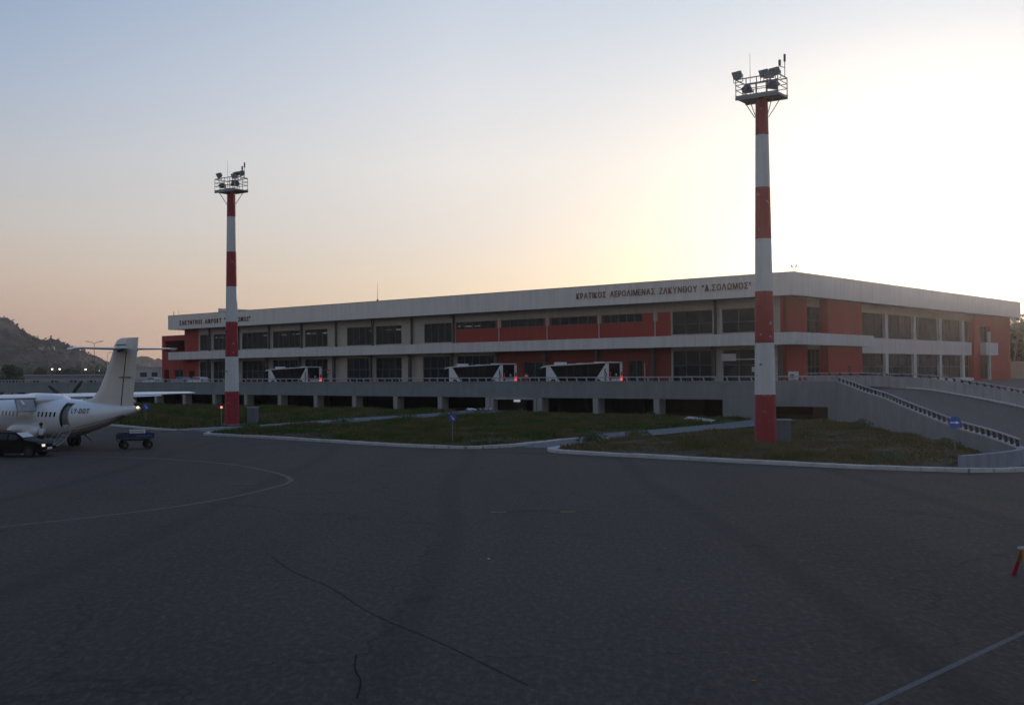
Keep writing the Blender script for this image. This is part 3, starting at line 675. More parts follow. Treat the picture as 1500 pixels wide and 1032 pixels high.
p_top = [loc2w(x, y, 3.05) for x, y in ((11, -17.6), (11, -.9), (13.5, -4), (9.5, -8), (13.2, -17.6))]
mb.add([loc2w(11, -17.6, 3.052), loc2w(13.2, -17.6, 3.052), loc2w(14.2, -5, 3.052), loc2w(13.5, -4, 3.052), loc2w(11, -.95, 3.052)], [(0, 1, 2, 3, 4)])
mb.build('roadway', M['road'], RP)
def ribbon(P, z0f, z1f, w, side, name, m, parent):
    rings = []
    for i, p in enumerate(P):
        a = P[max(i-1, 0)]; b = P[min(i+1, len(P)-1)]; t = Vector((b[0]-a[0], b[1]-a[1])).normalized(); nn = Vector((-t.y, t.x))*side
        z0, z1 = z0f(p), z1f(p)
        rings.append([(p[0], p[1], z0), (p[0], p[1], z1), (p[0]+nn.x*w, p[1]+nn.y*w, z1), (p[0]+nn.x*w, p[1]+nn.y*w, z0)])
    return MB().loft(rings).build(name, m, parent)
ribbon(NP, lambda p: -.1, lambda p: p[2]-.07, .4, 1, 'ramp_wall', M['concrete'], RP)
ribbon([(p[0]-.05, p[1], p[2]) for p in NP], lambda p: p[2]-.068, lambda p: p[2], .5, 1, 'coping', M['concreteL'], RP)
ribbon(FP[6:], lambda p: -.1, lambda p: max(p[2], .0)+1.1, .3, 1, 'parapet', M['concreteL'], RP)
ribbon(FP[8:], lambda p: p[2]+.03, lambda p: max(p[2], .0)+.13, .35, -1, 'kerb', M['whitetrim'], RP)
# far parapet along the head of the ramp
hp = [tuple(loc2w(x, -3.2).to_2d()) for x in (3, 6, 9)]+[FP[6][:2]]
HP = [(p[0], p[1], 3.05) for p in hp]
ribbon(HP, lambda p: 2.9, lambda p: 4.15, .3, 1, 'parapet', M['concreteL'], RP)
# low curved end wall
LWp = catmull([(25.0, 56.3, .76), (24.3, 54.9, .74), (22.6, 53.6, .70), (20.6, 52.5, .66)], 4)
lw = ribbon(LWp, lambda p: -.1, lambda p: p[2], .35, 1, 'low_wall', mat('low_wall_concrete', (.24, .27, .31), .9, .15, .8, .05, bump=.3, streak=.2), None)
tag(lw, 'low curved concrete wall at the foot of the ramp beside the kerb', 'wall')
# railings: rail + posts, each post a part
def railing(name, label, P, zt, spacing, post, top, lean=False, seg=None):
    t = thing(name, label, 'railing'); P = [Vector(p) for p in P]
    mbr = MB(); mbr.path([p+Vector((0, 0, zt)) for p in P], top, 6); mbr.build('rail', M['rail'], t)
    d = [0]
    for a, b in zip(P[:-1], P[1:]): d.append(d[-1]+(b-a).length)
    s = .3; i = 0
    me = post
    while s < d[-1]:
        while d[i+1] < s: i += 1
        k = (s-d[i])/(d[i+1]-d[i]); p = P[i].lerp(P[i+1], k); a = math.atan2(P[i+1].y-P[i].y, P[i+1].x-P[i].x)
        link('post', me, t, p, (0, 0, a)); s += spacing
    return t
post1 = MB().add([(-.05, -.05, 0), (.05, -.05, 0), (.05, .05, 0), (-.05, .05, 0), (-.19, -.05, .40), (-.09, -.05, .40), (-.09, .05, .40), (-.19, .05, .40)],
                 [(0, 1, 5, 4), (1, 2, 6, 5), (2, 3, 7, 6), (3, 0, 4, 7), (4, 5, 6, 7), (3, 2, 1, 0)]).mesh('post', M['rail'])
post2 = MB().prism([(-.10, 0), (.14, 0), (.02, .36), (-.22, .36)], .12, 'y', -.06).mesh('post', M['raildark'])
railing('railing', 'pale steel railing with slanting posts along the top of the viaduct', [loc2w(-166+6*i, -17.8, 3.75) for i in range(29)]+[loc2w(13.0, -17.8, 3.75)], .40, 1.32, post1, .06)
railing('railing', 'sloping railing with dark brackets along the near edge of the ramp', [(p[0]+.2, p[1], p[2]) for p in NP], .38, 1.15, post2, .055)
railing('railing', 'railing with dark brackets on the far parapet of the ramp', [(p[0]+.1, p[1], 4.15) for p in HP[:3]]+[(p[0]+.15, p[1], max(p[2], 0)+1.1) for p in FP[6:]], .26, 1.15, MB().prism([(-.10, 0), (.14, 0), (.02, .26), (-.22, .26)], .12, 'y', -.06).mesh('post', M['raildark']), .05)
# left-hand descending ramp wall
LR = thing('ramp', 'blue grey ramp wall sloping down at the left end of the viaduct behind the aircraft', 'ramp', P0, -YAW)
MB().add([(-168.003, -18, -.1), (-168.003, -17.6, -.1), (-168.003, -17.6, 3.72), (-168.003, -18, 3.72), (-300, -18, -.1), (-300, -17.6, -.1), (-300, -17.6, -.05), (-300, -18, -.05)],
         [(0, 1, 2, 3), (4, 7, 6, 5), (0, 3, 7, 4), (1, 5, 6, 2), (3, 2, 6, 7), (0, 4, 5, 1)]).build('ramp_wall', M['concrete'], LR)
MB().add([(-168, -17.6, 3.05), (-168, -3, 3.05), (-300, -3, -.05), (-300, -17.6, -.05)], [(0, 1, 2, 3)]).build('roadway', M['road'], LR)

# ------------------------------------------------------------------ floodlight masts
def mast(loc, rz, label):
    t = thing('floodlight_mast', label, 'light mast', loc, rz, 'red and white floodlight masts')
    H = 21.2; rb, rt = .67, .37; nb = 7; n = 10
    # bands measured from the ground: red first, each about 3.1 m
    hs = [0, 3.12, 6.25, 9.4, 12.6, 15.75, 18.95, H]
    for i in range(7):
        z0, z1 = hs[i], hs[i+1]; r0 = rb+(rt-rb)*z0/H; r1 = rb+(rt-rb)*z1/H
        MB().tube((0, 0, z0+(.004 if i else -.1)), (0, 0, z1), r0, r1, n).build('red_section' if i % 2 == 0 else 'white_section', M['mred' if i % 2 == 0 else 'mwhite'], t, smooth=False)
    MB().tube((0, 0, .1), (0, 0, .16), rb+.12, rb+.1, n).build('base_flange', M['galv'], t)
    # service marks: small hatch
    BX(-.05, .05, -rb-.01, -rb+.08, 4.9, 5.0).build('cable_clip', M['seal'], t); BX(-.12, .0, -rb-.0, -rb+.12, 8.4, 8.55).build('cable_clip', M['seal'], t)
    px, py = 1.35, .75; z = H
    mb = MB(); mb.box(-px, px, -py, py, z, z+.12).box(-px-.03, px+.03, -py-.03, -py, z-.08, z+.2).box(-px-.03, px+.03, py, py+.03, z-.08, z+.2); mb.build('platform', M['galv'], t)
    mb = MB(); top = z+1.2
    for zz in (z+.55, z+.85, top): mb.path([(-px, -py, zz), (px, -py, zz), (px, py, zz), (-px, py, zz), (-px, -py, zz)], .025 if zz < top else .04, 5)
    for x in (-px, -px*.5, 0, px*.5, px):
        for y in (-py, py): mb.tube((x, y, z), (x, y, top), .03, n=5)
    mb.build('guard_rail', M['galv'], t)
    for sx in (-1, 1):
        for sy in (-1, 1): MB().tube((sx*px*.72, sy*py*.8, z), (sx*(rt+.03), sy*.12, z-1.15), .03, n=5).build('strut', M['galv'], t)
    def flood(p, yaw, tilt, s=1.0):
        f = link('floodlight', None, t, p, (0, 0, yaw))
        hd = MB().add([(-.32*s, -.05, -.24*s), (.32*s, -.05, -.24*s), (.32*s, -.05, .24*s), (-.32*s, -.05, .24*s), (-.2*s, .26*s, -.14*s), (.2*s, .26*s, -.14*s), (.2*s, .26*s, .17*s), (-.2*s, .26*s, .17*s)],
                      [(0, 1, 2, 3), (4, 7, 6, 5), (0, 4, 5, 1), (1, 5, 6, 2), (2, 6, 7, 3), (3, 7, 4, 0)])
        h = hd.build('housing', M['lamp'], f, (0, 0, .42*s), (tilt, 0, 0)); BX(-.29*s, .29*s, -.075, -.052, -.21*s, .21*s).build('lens', M['lampglass'], f, (0, 0, .42*s), (tilt, 0, 0))
        MB().path([(-.36*s, .1, .42*s), (-.36*s, .12, 0), (.36*s, .12, 0), (.36*s, .1, .42*s)], .022, 5).build('bracket', M['lamp'], f)
    tz = z+1.22
    flood((-px-.15, -.2, tz), R(-16), R(28), 1.0); flood((-.05, .55, tz+.05), R(-16), R(28), 1.0); flood((.62, .6, tz+.05), R(-16), R(28), 1.05)
    flood((.55, -.1, tz-.25), R(10), R(25), 1.0); flood((-.75, -.4, z+.14), R(0), R(62), 1.0); flood((.85, -.3, z+.14), R(60), R(60), 1.15)
    MB().tube((-.85, .3, z), (-.85, .3, z+3.0), .025, .01, 5).build('lightning_rod', M['galv'], t)
    MB().tube((px, .4, z+1.2), (px, .4, z+2.2), .025, n=5).path([(px-.02, .4, z+1.8), (px-.32, .4, z+1.9), (px-.32, .4, z+2.2)], .025, 5).build('aerial', M['galv'], t)
    mb = MB(); mb.tube((px-.32, .4, z+1.95), (px-.32, .4, z+2.3), .08, n=8); mb.build('beacon', M['lamp'], t); mb = MB().tube((px, .4, z+2.15), (px, .4, z+2.6), .07, n=8); mb.build('beacon', M['lamp'], t)
    return t
mR = mast((15.4, 69.0, .1), R(-35), 'tall red and white floodlight mast on the right verge, nearer to the camera')
dup(mR, (-25.4, 102.6, .1), R(-36), 'red and white floodlight mast farther away, in the grass beside the aircraft tail')

def cabinet(loc, rz, w, d, h, label):
    t = thing('utility_cabinet', label, 'cabinet', loc, rz)
    BX(-w/2, w/2, -d/2, d/2, 0, h).build('body', M['cabinet'], t, bevel=.015); BX(-w/2-.05, w/2+.05, -d/2-.05, d/2+.05, h+.001, h+.06).build('lid', M['cabtop'], t)
    BX(-w/2+.06, -.01, -d/2-.02, -d/2-.001, .1, h-.08).build('door', M['cabinet'], t); BX(.01, w/2-.06, -d/2-.02, -d/2-.001, .1, h-.08).build('door', M['cabinet'], t)
    BX(-w/2-.08, w/2+.08, -d/2-.08, d/2+.08, -.15, -.001).build('plinth', M['concreteL'], t)
cabinet((16.75, 70.3, .25), R(-8), .95, .6, 1.35, 'grey utility cabinet standing beside the nearer floodlight mast')
cabinet((-23.75, 103.6, .25), R(-10), .85, .6, 1.45, 'grey utility cabinet beside the farther floodlight mast')

# ------------------------------------------------------------------ buses
def bus(loc, label):
    t = thing('bus', label, 'bus', loc, -YAW+pi, 'buses waiting on the viaduct')   # local +x = forward (towards the left of the picture)
    Wb = 2.5; y = Wb/2; O = (-5, 0, 0)      # x = 0 is the rear, 10 the front
    MB().prism([(.0, .32), (9.95, .32), (10.0, 1.2), (9.75, 2.1), (9.3, 2.36), (.0, 2.70)], Wb-.06, 'y', -y+.03).build('body', M['busglass'], t, O)
    MB().prism([(-.02, 2.68), (8.7, 2.38), (9.3, 2.26), (9.85, 2.14), (9.9, 2.24), (9.3, 2.44), (8.6, 2.52), (-.02, 2.80)], Wb+.02, 'y', -y-.01).build('roof', M['buswhite'], t, O)
    for sgn in (1, -1):
        o = y-.03 if sgn > 0 else -y
        MB().prism([(8.95, 2.34), (8.35, 2.36), (6.75, .4), (7.6, .3), (8.95, .3)], .03, 'y', o).build('front_panel', M['buswhite'], t, O)
        MB().prism([(.02, 2.61), (.42, 2.60), (2.2, .4), (.02, .4)], .03, 'y', o).build('rear_panel', M['buswhite'], t, O)
        for x in (2.9, 3.9, 4.9, 5.9): BX(x-.02, x+.02, o-.002, o+.034, 1.15, 2.36).build('window_divider', M['seal'], t, O)
        BX(2.3, 6.7, o-.004, o+.034, .3, .62).build('skirt', M['busgrey'], t, O)
        for x in (1.5, 7.9):
            w = MB().tube((x, o-.25*sgn+.015, .46), (x, o+.05*sgn+.015, .46), .46, n=18).build('wheel', M['rubber'], t, O)
            MB().tube((x, o+.051*sgn+.015, .46), (x, o+.07*sgn+.015, .46), .26, n=12).build('hub', M['rim'], w)
        BX(9.0, 9.7, o, o+.034, .5, 2.1).build('door_glass', M['dglass'], t, O)
        x0 = -.035
        BX(x0, -.001, sgn*y-.42 if sgn > 0 else -y, y if sgn > 0 else -y+.42, .4, 2.6).build('corner_panel', M['buswhite'], t, O) if sgn < 0 else None
        BX(x0-.03, x0-.001, sgn*(y-.2)-.2, sgn*(y-.2)+.2, .72, 1.18).build('tail_light', M['redglow'] if sgn < 0 else M['signred'], t, O)
        BX(x0-.03, x0-.001, sgn*(y-.2)-.12, sgn*(y-.2)+.12, 1.2, 1.7).build('reflector', M['signred'], t, O)
        BX(9.98, 10.04, sgn*.95-.18, sgn*.95+.18, .62, .85).build('headlight', M['lampglass'], t, O)
        MB().path([(9.5, sgn*1.2, 2.22), (10.5, sgn*1.4, 2.2), (10.55, sgn*1.4, 1.95)], .05, 6).box(10.46, 10.6, sgn*1.4-.13, sgn*1.4+.13, 1.4, 1.98).build('mirror', M['seal'], t, O)
    BX(-.03, -.001, -y+.42, y, .4, .95).build('rear_skirt', M['buswhite'], t, O); BX(9.98, 10.05, -y+.1, y-.1, .35, .6).build('bumper', M['buswhite'], t, O)
    BX(-.045, -.002, -.2, 0, 1.25, 1.5).build('notice', M['buswhite'], t, O)
    BX(7.3, 8.3, -.6, .6, 2.5, 2.84).build('air_conditioner', M['buswhite'], t, O, bevel=.05)
    BX(1.8, 2.6, -.5, .5, 2.7, 2.83).build('roof_hatch', M['buswhite'], t, O); BX(4.6, 5.2, -.4, .4, 2.6, 2.72).build('roof_hatch', M['buswhite'], t, O)
    # stacked marks on the rear panel
    e = link('emblem', None, t, (-5+.62, y+.012, 0), (0, 0, pi))
    for ch, zz in (('S', 1.62), ('O', 1.18), ('S', .74)):
        me, w, _ = glyph(ch, .42, .02, M['seal'], .06)
        if me: link('mark', me, e, (0, 0, zz))
    return t
def vloc(t, s, z=3.05): return loc2w(-t, -s, z)
b0 = bus(vloc(20.6, 12), 'white and dark bus on the viaduct, rightmost and nearest of the three')
dup(b0, vloc(36.2, 12), None, 'white and dark bus on the viaduct, middle one of the three')
dup(b0, vloc(72.8, 12), None, 'white and dark bus far along the viaduct, leftmost of the three, by the farther mast')

# ------------------------------------------------------------------ cars
def car(loc, rz, paint, label, glow=False, group=None, wagon=True):
    t = thing('parked_car', label, 'car', loc, rz, group)
    P = [(-2.1, .35), (-2.12, .75), (-2.05, 1.0), (-1.9, 1.36 if wagon else 1.0), (-1.6, 1.42 if wagon else 1.15), (-.9, 1.45), (.35, 1.42), (.75, 1.2), (1.05, .98), (1.75, .88), (2.08, .74), (2.15, .5), (2.1, .28), (1.0, .22), (-1.0, .22)]
    rings = []
    for yy, s, inz in ((-.84, .97, .0), (-.80, 1, .0), (.80, 1, 0), (.84, .97, 0)):
        rings.append([(x*s, yy*(1 if z < 1.0 else .84), z if z < 1.3 or s == 1 else z-.03) for x, z in P])
    MB().loft(rings).build('body', paint, t, bevel=0, smooth=True)
    for s in (-1, 1):
        def yq(z): return s*(.845-.13*(z-.95)/.45 if z > .95 else .845)
        for nm, q in (('side_window', [(-1.75, 1.0), (-.85, 1.0), (-.85, 1.36), (-1.62, 1.33)]), ('side_window', [(-.78, 1.0), (.0, 1.0), (.0, 1.37), (-.78, 1.37)]), ('side_window', [(.07, 1.0), (.88, 1.0), (.42, 1.33), (.07, 1.36)])):
            MB().add([(x, yq(z)+s*.012, z) for x, z in q]+[(x, yq(z)-s*.03, z) for x, z in q], [(0, 1, 2, 3), (4, 5, 1, 0), (5, 6, 2, 1), (6, 7, 3, 2), (7, 4, 0, 3)]).build(nm, M['dglass'], t)
        for x in (-1.32, 1.32):
            w = MB().tube((x, s*.62, .31), (x, s*.87, .31), .31, n=18).build('wheel', M['rubber'], t); MB().tube((x, s*.871, .31), (x, s*.885, .31), .19, n=12).build('rim', M['darkrim'], w)
        BX(2.03, 2.13, s*.62-.16, s*.62+.16, .60, .74).build('headlight', M['headglow' if glow and s < 0 else 'lampglass'], t)
        BX(-2.13, -2.06, s*.68-.1, s*.68+.1, .8, 1.1).build('tail_light', M['signred'], t)
        BX(.72, .9, s*.86, s*1.0, .98, 1.1).build('mirror', paint, t) if s > 0 else BX(.72, .9, -1.0, -.86, .98, 1.1).build('mirror', paint, t)
    MB().add([(.86, -.62, 1.13), (.86, .62, 1.13), (.44, .6, 1.40), (.44, -.6, 1.40), (.80, -.62, 1.10), (.80, .62, 1.10), (.38, .6, 1.37), (.38, -.6, 1.37)], [(0, 1, 2, 3), (7, 6, 5, 4), (0, 4, 5, 1), (2, 6, 7, 3)]).build('windscreen', M['lampglass' if glow else 'dglass'], t)
    BX(2.12, 2.17, -.26, .26, .42, .54).build('number_plate', M['signwhite'], t); BX(2.1, 2.19, -.78, .78, .3, .42).build('bumper', M['seal'], t)
    for s in (-1, 1): MB().tube((-1.5, s*.6, 1.48), (.1, s*.6, 1.48), .02, n=5).build('roof_rail', M['seal'], t)
    return t
bc = car((-29.3, 66.7, 0), R(-6), M['blackcar'], 'black estate car with lit headlight parked under the aircraft', True)
MB().tube((0, 0, 0), (0, 0, .12), .09, .07, 10).build('beacon', M['signred'], bc, (-.9, 0, 1.46))
wp = M['buswhite']; bp_ = mat('pale_blue_car_paint', (.20, .28, .38), .35)
c1 = car(vloc(118.5, 6.5), -YAW+pi, wp, 'white car behind the viaduct railing near the left red block', False, 'cars parked on the viaduct')
car(vloc(107.5, 8.0), -YAW+pi, bp_, 'pale blue car behind the viaduct railing just left of the farther mast', False, 'cars parked on the viaduct')
dup(c1, vloc(102.3, 8.2), None, 'white car behind the railing, half hidden by the farther mast')
dup(c1, (88, 178, 3.0), R(200), 'white car parked beyond the right end of the terminal')

# ------------------------------------------------------------------ aircraft (local x forward, y left, z up, origin under the tail tip)
AC = thing('aircraft', 'white twin turboprop airliner with high wing and T-tail parked at the left', 'aircraft', (-22.55, 68.05, 0), R(90+49)); AC.scale = (.94, .94, .94)
ST = [(0, 2.82, .10, .10), (.12, 2.81, .2, .19), (.5, 2.78, .27, .25), (1.8, 2.62, .42, .42), (3.6, 2.42, .70, .73), (6, 2.24, 1.04, 1.08), (8, 2.10, 1.30, 1.32), (10, 2.05, 1.42, 1.42), (18.5, 2.05, 1.42, 1.42), (20, 2.02, 1.34, 1.36), (21.3, 1.9, 1.1, 1.1), (22.2, 1.75, .72, .72), (22.6, 1.66, .28, .28)]
def fs(x):
    for a, b in zip(ST[:-1], ST[1:]):
        if x <= b[0]:
            t = (x-a[0])/(b[0]-a[0]); return [a[i]+(b[i]-a[i])*t for i in (1, 2, 3)]
    return list(ST[-1][1:])
_f = {}
def fss(x):   # smoothed section
    zs = [fs(min(max(x+d, 0), 22.6)) for d in (-.5, -.25, 0, .25, .5)] if .8 < x < 21.8 else [fs(x)]
    return [sum(z[i] for z in zs)/len(zs) for i in range(3)]
def surf(x, th, off=0):   # th from the top, positive to the left side (+y)
    zc, rz, ry = fss(x); return (x, (ry+off)*sin(th), zc+(rz+off)*cos(th))
xs = sorted(set([0, .06, .12, .3]+[round(.5+.25*i, 3) for i in range(88)]+[22.45, 22.6])); NT = 48
DOOR = (6.7, 7.5, R(38), R(113))
vs = []; fcs = []
for i, x in enumerate(xs):
    for k in range(NT): vs.append(surf(x, 2*pi*k/NT))
for i in range(len(xs)-1):
    for k in range(NT):
        xm = (xs[i]+xs[i+1])/2; th = 2*pi*(k+.5)/NT
        if DOOR[0] < xm < DOOR[1] and DOOR[2] < th < DOOR[3]: continue
        fcs.append((i*NT+k, i*NT+(k+1) % NT, (i+1)*NT+(k+1) % NT, (i+1)*NT+k))
fcs.append(tuple(range(NT))); MB().add(vs, fcs).build('fuselage', M['white'], AC, smooth=True)
def patch(x0, x1, t0, t1, off, name, m, nx=4, nt=6, par=None, thick=.02):
    v = [surf(x0+(x1-x0)*i/nx, t0+(t1-t0)*j/nt, o) for o in (off, off-thick) for i in range(nx+1) for j in range(nt+1)]
    w = nt+1; K = (nx+1)*w; f = []
    for i in range(nx):
        for j in range(nt):
            a = i*w+j; f.append((a, a+1, a+w+1, a+w)); f.append((K+a, K+a+w, K+a+w+1, K+a+1))
    for i in range(nx): f += [(i*w, (i+1)*w, K+(i+1)*w, K+i*w), (i*w+nt, K+i*w+nt, K+(i+1)*w+nt, (i+1)*w+nt)]
    for j in range(nt): f += [(j, K+j, K+j+1, j+1), (nx*w+j, nx*w+j+1, K+nx*w+j+1, K+nx*w+j)]
    return MB().add(v, f).build(name, m, par or AC, smooth=True)
patch(6.6, 7.6, R(34), R(117), -.09, 'doorway', mat('cabin_entry_trim', (.16, .17, .165), .8), 3, 8)
patch(6.63, 6.73, R(33), R(118), .012, 'door_frame', M['rim'], 1, 10); patch(7.47, 7.62, R(33), R(118), .012, 'door_frame', M['seal'], 1, 10); patch(6.75, 7.45, R(33), R(42), .012, 'door_frame', M['seal'], 2, 2)
for k, x in enumerate([8.15+.52*i for i in range(5)]+[13.4+.55*i for i in range(5)]):
    patch(x, x+.22, R(70), R(84), .006, 'cabin_window', M['dglass'], 1, 2)
patch(10.0, 20.5, R(128), R(232), .004, 'belly_stripe', M['belly'], 20, 6) if False else None
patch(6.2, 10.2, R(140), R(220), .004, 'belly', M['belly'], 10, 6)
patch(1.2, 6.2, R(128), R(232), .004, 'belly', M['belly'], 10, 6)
MB().sphere((-.12, 0, 2.86), .17, 10, 8).build('tail_cone', M['white'], AC, smooth=True); MB().sphere((-.2, .06, 2.93), .09, 8, 6).build('tail_light', M['warmglow'], AC)
# registration
rg = link('registration', None, AC)
xx = 6.35
for ch in 'LY-DOT':
    me, w, _ = glyph(ch, .36, .012, M['seal'], .02)
    zc, rz, ry = fss(xx); th = math.acos(max(-1, min(1, (2.58-zc)/rz)))
    p = surf(xx, th, .02); g = link('letter', me, rg, (p[0], p[1]+.05, 2.5), (R(-16), 0, pi+R(7))); xx -= w+.09
# wing
def airfoil(x_le, chord, y, z, th, twist=0, n=9):
    pts = []
    for i in range(n+1): s = i/n; t = th*(1.4845*sqrt(s)-.63*s-1.758*s*s+1.4215*s**3-.5075*s**4); pts.append((x_le-chord*s, y, z+t*1.1))
    for i in range(n-1, 0, -1): s = i/n; t = th*(1.4845*sqrt(s)-.63*s-1.758*s*s+1.4215*s**3-.5075*s**4); pts.append((x_le-chord*s, y, z-t*.7))
    return pts
WZ = 3.50
for s in (1, -1):
    MB().loft([airfoil(13.85, 2.65, 0, WZ, .42), airfoil(13.85, 2.65, s*4.9, WZ, .42), airfoil(13.55, 2.1, s*8.6, WZ+.05, .33), airfoil(13.2, 1.42, s*12.0, WZ+.10, .2), airfoil(13.0, 1.0, s*12.28, WZ+.11, .08)]).build('wing', M['white'], AC, smooth=True)
    # lowered inboard flap
    MB().prism([(11.35, WZ-.12), (11.15, WZ-.10), (10.75, WZ-.9), (10.85, WZ-.95)], 1.25, 'y', 1.35 if s > 0 else -2.6).build('flap', M['cabtop'], AC)
    fl = kids(AC)[-1] if False else None
    MB().loft([airfoil(11.4, .8, s*4.7, WZ-.1, .12), airfoil(11.5, .6, s*8.6, WZ-.05, .1)]).build('flap', M['white'], AC)
    for yy in (2.2, 6.2): MB().prism([(11.9, WZ-.1), (11.0, WZ-.75), (10.7, WZ-.45), (11.2, WZ-.1)], .12, 'y', s*yy-.06).build('flap_fairing', M['white'], AC)
    # nacelle, propeller
    y = s*4.05; rings = []
    for x, rr, zz in ((10.9, .12, 3.05), (11.6, .42, 3.0), (12.6, .60, 2.98), (14.4, .66, 3.0), (15.6, .58, 3.02), (16.3, .42, 3.05), (16.45, .28, 3.08)):
        rings.append([(x, y+rr*.85*cos(2*pi*k/14), zz+rr*sin(2*pi*k/14)) for k in range(14)])
    na = MB().loft(rings).build('nacelle', M['white'], AC, smooth=True)
    MB().tube((12.2, y+s*.45, 2.9), (11.3, y+s*.6, 2.85), .2, .2, 10).build('exhaust', M['seal'], na)
    hub = MB().loft([[(x, y+r*cos(2*pi*k/12), 3.1+r*sin(2*pi*k/12)) for k in range(12)] for x, r in ((16.46, .27), (16.75, .25), (17.0, .15), (17.1, .02))]).build('spinner', mat('spinner_grey', (.35, .33, .25), .4) if s > 0 else bpy.data.materials['spinner_grey'], AC, smooth=True)
    for k in range(4):
        a = R(38+90*k); d = Vector((0, cos(a), sin(a))); q = Vector((0, -sin(a), cos(a))); bl = []
        for rr, w, tw in ((.25, .08, .06), (.9, .15, .04), (1.5, .14, .02), (1.93, .08, .01)):
            c = Vector((16.7, y, 3.1))+d*rr; bl.append([c-q*w-Vector((tw, 0, 0)), c+q*w*.2+Vector((.03, 0, 0)), c+q*w+Vector((tw, 0, 0)), c-Vector((.03, 0, 0))])
        MB().loft(bl).build('propeller_blade', M['seal'], AC)
# wing-fuselage fairing
MB().loft([[(x, w*cos(2*pi*k/20), z0+hh*sin(2*pi*k/20)) for k in range(20)] for x, w, z0, hh in ((9.3, .25, 3.38, .08), (10.2, .95, 3.35, .32), (11.2, 1.2, 3.3, .48), (13.6, 1.25, 3.3, .5), (14.8, .8, 3.3, .36), (15.6, .2, 3.35, .08))]).build('wing_fairing', M['white'], AC, smooth=True)
# fin, rudder, dorsal fillet
def fin_loft(secs, name, m):
    rings = []
    for z, x0, x1, th in secs:   # x0 trailing, x1 leading
        c = x1-x0; rings.append([(x1, 0, z), (x1-c*.12, th*.7, z), (x1-c*.4, th, z), (x0, th*.55, z), (x0, -th*.55, z), (x1-c*.4, -th, z), (x1-c*.12, -th*.7, z)])
    return MB().loft(rings).build(name, m, AC, smooth=True)
fin_loft([(2.9, 1.85, 8.4, .10), (3.28, 1.8, 7.2, .13), (3.5, 1.75, 5.6, .17), (4.0, 1.65, 4.75, .18), (4.8, 1.5, 4.1, .17), (6.3, 1.2, 3.1, .15), (7.0, 1.05, 2.75, .13), (7.3, 1.05, 2.4, .09), (7.42, 1.1, 1.9, .04)], 'fin', M['cream'])
def rud(secs, name, m):
    rings = [[(x1, th, z), (x0, .015, z), (x0, -.015, z), (x1, -th, z)] for z, x0, x1, th in secs]
    return MB().loft(rings).build(name, m, AC)
rud([(3.05, .55, 1.72, .09), (4.8, .25, 1.42, .085), (6.5, -.02, 1.10, .075), (7.42, -.15, .98, .06)], 'rudder', M['cream'])
for z, a, b in ((4.85, 1.45, 1.9), (4.85, .5, 1.3), (6.95, 1.1, 2.3)): BX(a, b, .14, .185, z, z+.05).build('hinge_fairing', M['seal'], AC)
fin_loft([(2.95, 1.74, 1.84, .125), (4.8, 1.44, 1.50, .12), (6.5, 1.11, 1.18, .10)], 'rudder_gap', M['seal'])
# tailplane
for s in (1, -1):
    MB().loft([airfoil(2.75, 1.75, s*.08, 6.72, .22), airfoil(2.15, 1.25, s*3.3, 6.74, .13), airfoil(2.15, 1.0, s*3.55, 6.72, .09), airfoil(1.9, .5, s*3.72, 6.64, .05)]).build('tailplane', M['white'], AC, smooth=True)
    MB().loft([airfoil(.98, .5, s*.3, 6.72, .06), airfoil(.9, .38, s*3.3, 6.74, .05)]).build('elevator', M['white'], AC)
    MB().tube((.75, s*.5, 6.6), (1.4, s*.5, 6.55), .05, .08, 6).build('actuator', M['seal'], AC)
MB().sphere((2.0, 0, 6.78), .4, 10, 8, (2.4, .5, .5)).build('bullet_fairing', M['cream'], AC, smooth=True)
# main gear sponsons, wheels, nose gear
for s in (1, -1):
    MB().loft([[(x, s*1.45+w*cos(2*pi*k/16), z0+hh*sin(2*pi*k/16)) for k in range(16)] for x, w, z0, hh in ((9.9, .06, 1.2, .06), (10.3, .42, 1.17, .40), (11.0, .62, 1.12, .58), (13.2, .64, 1.10, .60), (14.1, .42, 1.12, .40), (14.6, .08, 1.15, .06))]).build('gear_pod', M['white'], AC, smooth=True)
    for dy in (-.2, .2):
        w = MB().tube((11.9, s*2.05+dy-.12, .42), (11.9, s*2.05+dy+.12, .42), .43, n=20).build('wheel', M['rubber'], AC); MB().tube((11.9, s*2.05+dy-.125, .42), (11.9, s*2.05+dy+.125, .42), .2, n=12).build('rim', M['rim'], w)
    MB().tube((11.9, s*2.05, .42), (12.1, s*1.6, 1.1), .08, n=8).build('gear_leg', M['cabtop'], AC)
for dy in (-.17, .17): MB().tube((20.6, dy-.08, .27), (20.6, dy+.08, .27), .28, n=16).build('wheel', M['rubber'], AC)
MB().tube((20.6, 0, .27), (20.7, 0, 1.0), .06, n=8).build('gear_leg', M['cabtop'], AC)
# tail strut under the cone, antenna, beacon
MB().tube((6.6, 0, 1.0), (5.7, 0, .62), .05, .03, 6).build('drain_mast', M['seal'], AC)
MB().tube((9.8, 0, 3.45), (9.6, 0, 3.85), .03, .015, 5).build('aerial', M['white'], AC)
# air-stair: door panel with steps and a pale handrail
mb = MB()
mb.prism([(1.1, .98), (2.15, .08), (2.22, .16), (1.17, 1.08)], .66, 'x', 6.75)
for k in range(4): mb.box(6.77, 7.39, 1.22+.24*k, 1.42+.24*k, .94-.225*k, .98-.225*k)
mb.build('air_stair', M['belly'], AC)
for x in (6.75, 7.41): MB().path([(x, 1.05, 1.6), (x, 1.3, 1.5), (x, 1.7, 1.15), (x, 2.0, .8), (x, 2.2, .35), (x, 2.22, .1)], .02, 6).build('handrail', M['rim'], AC)
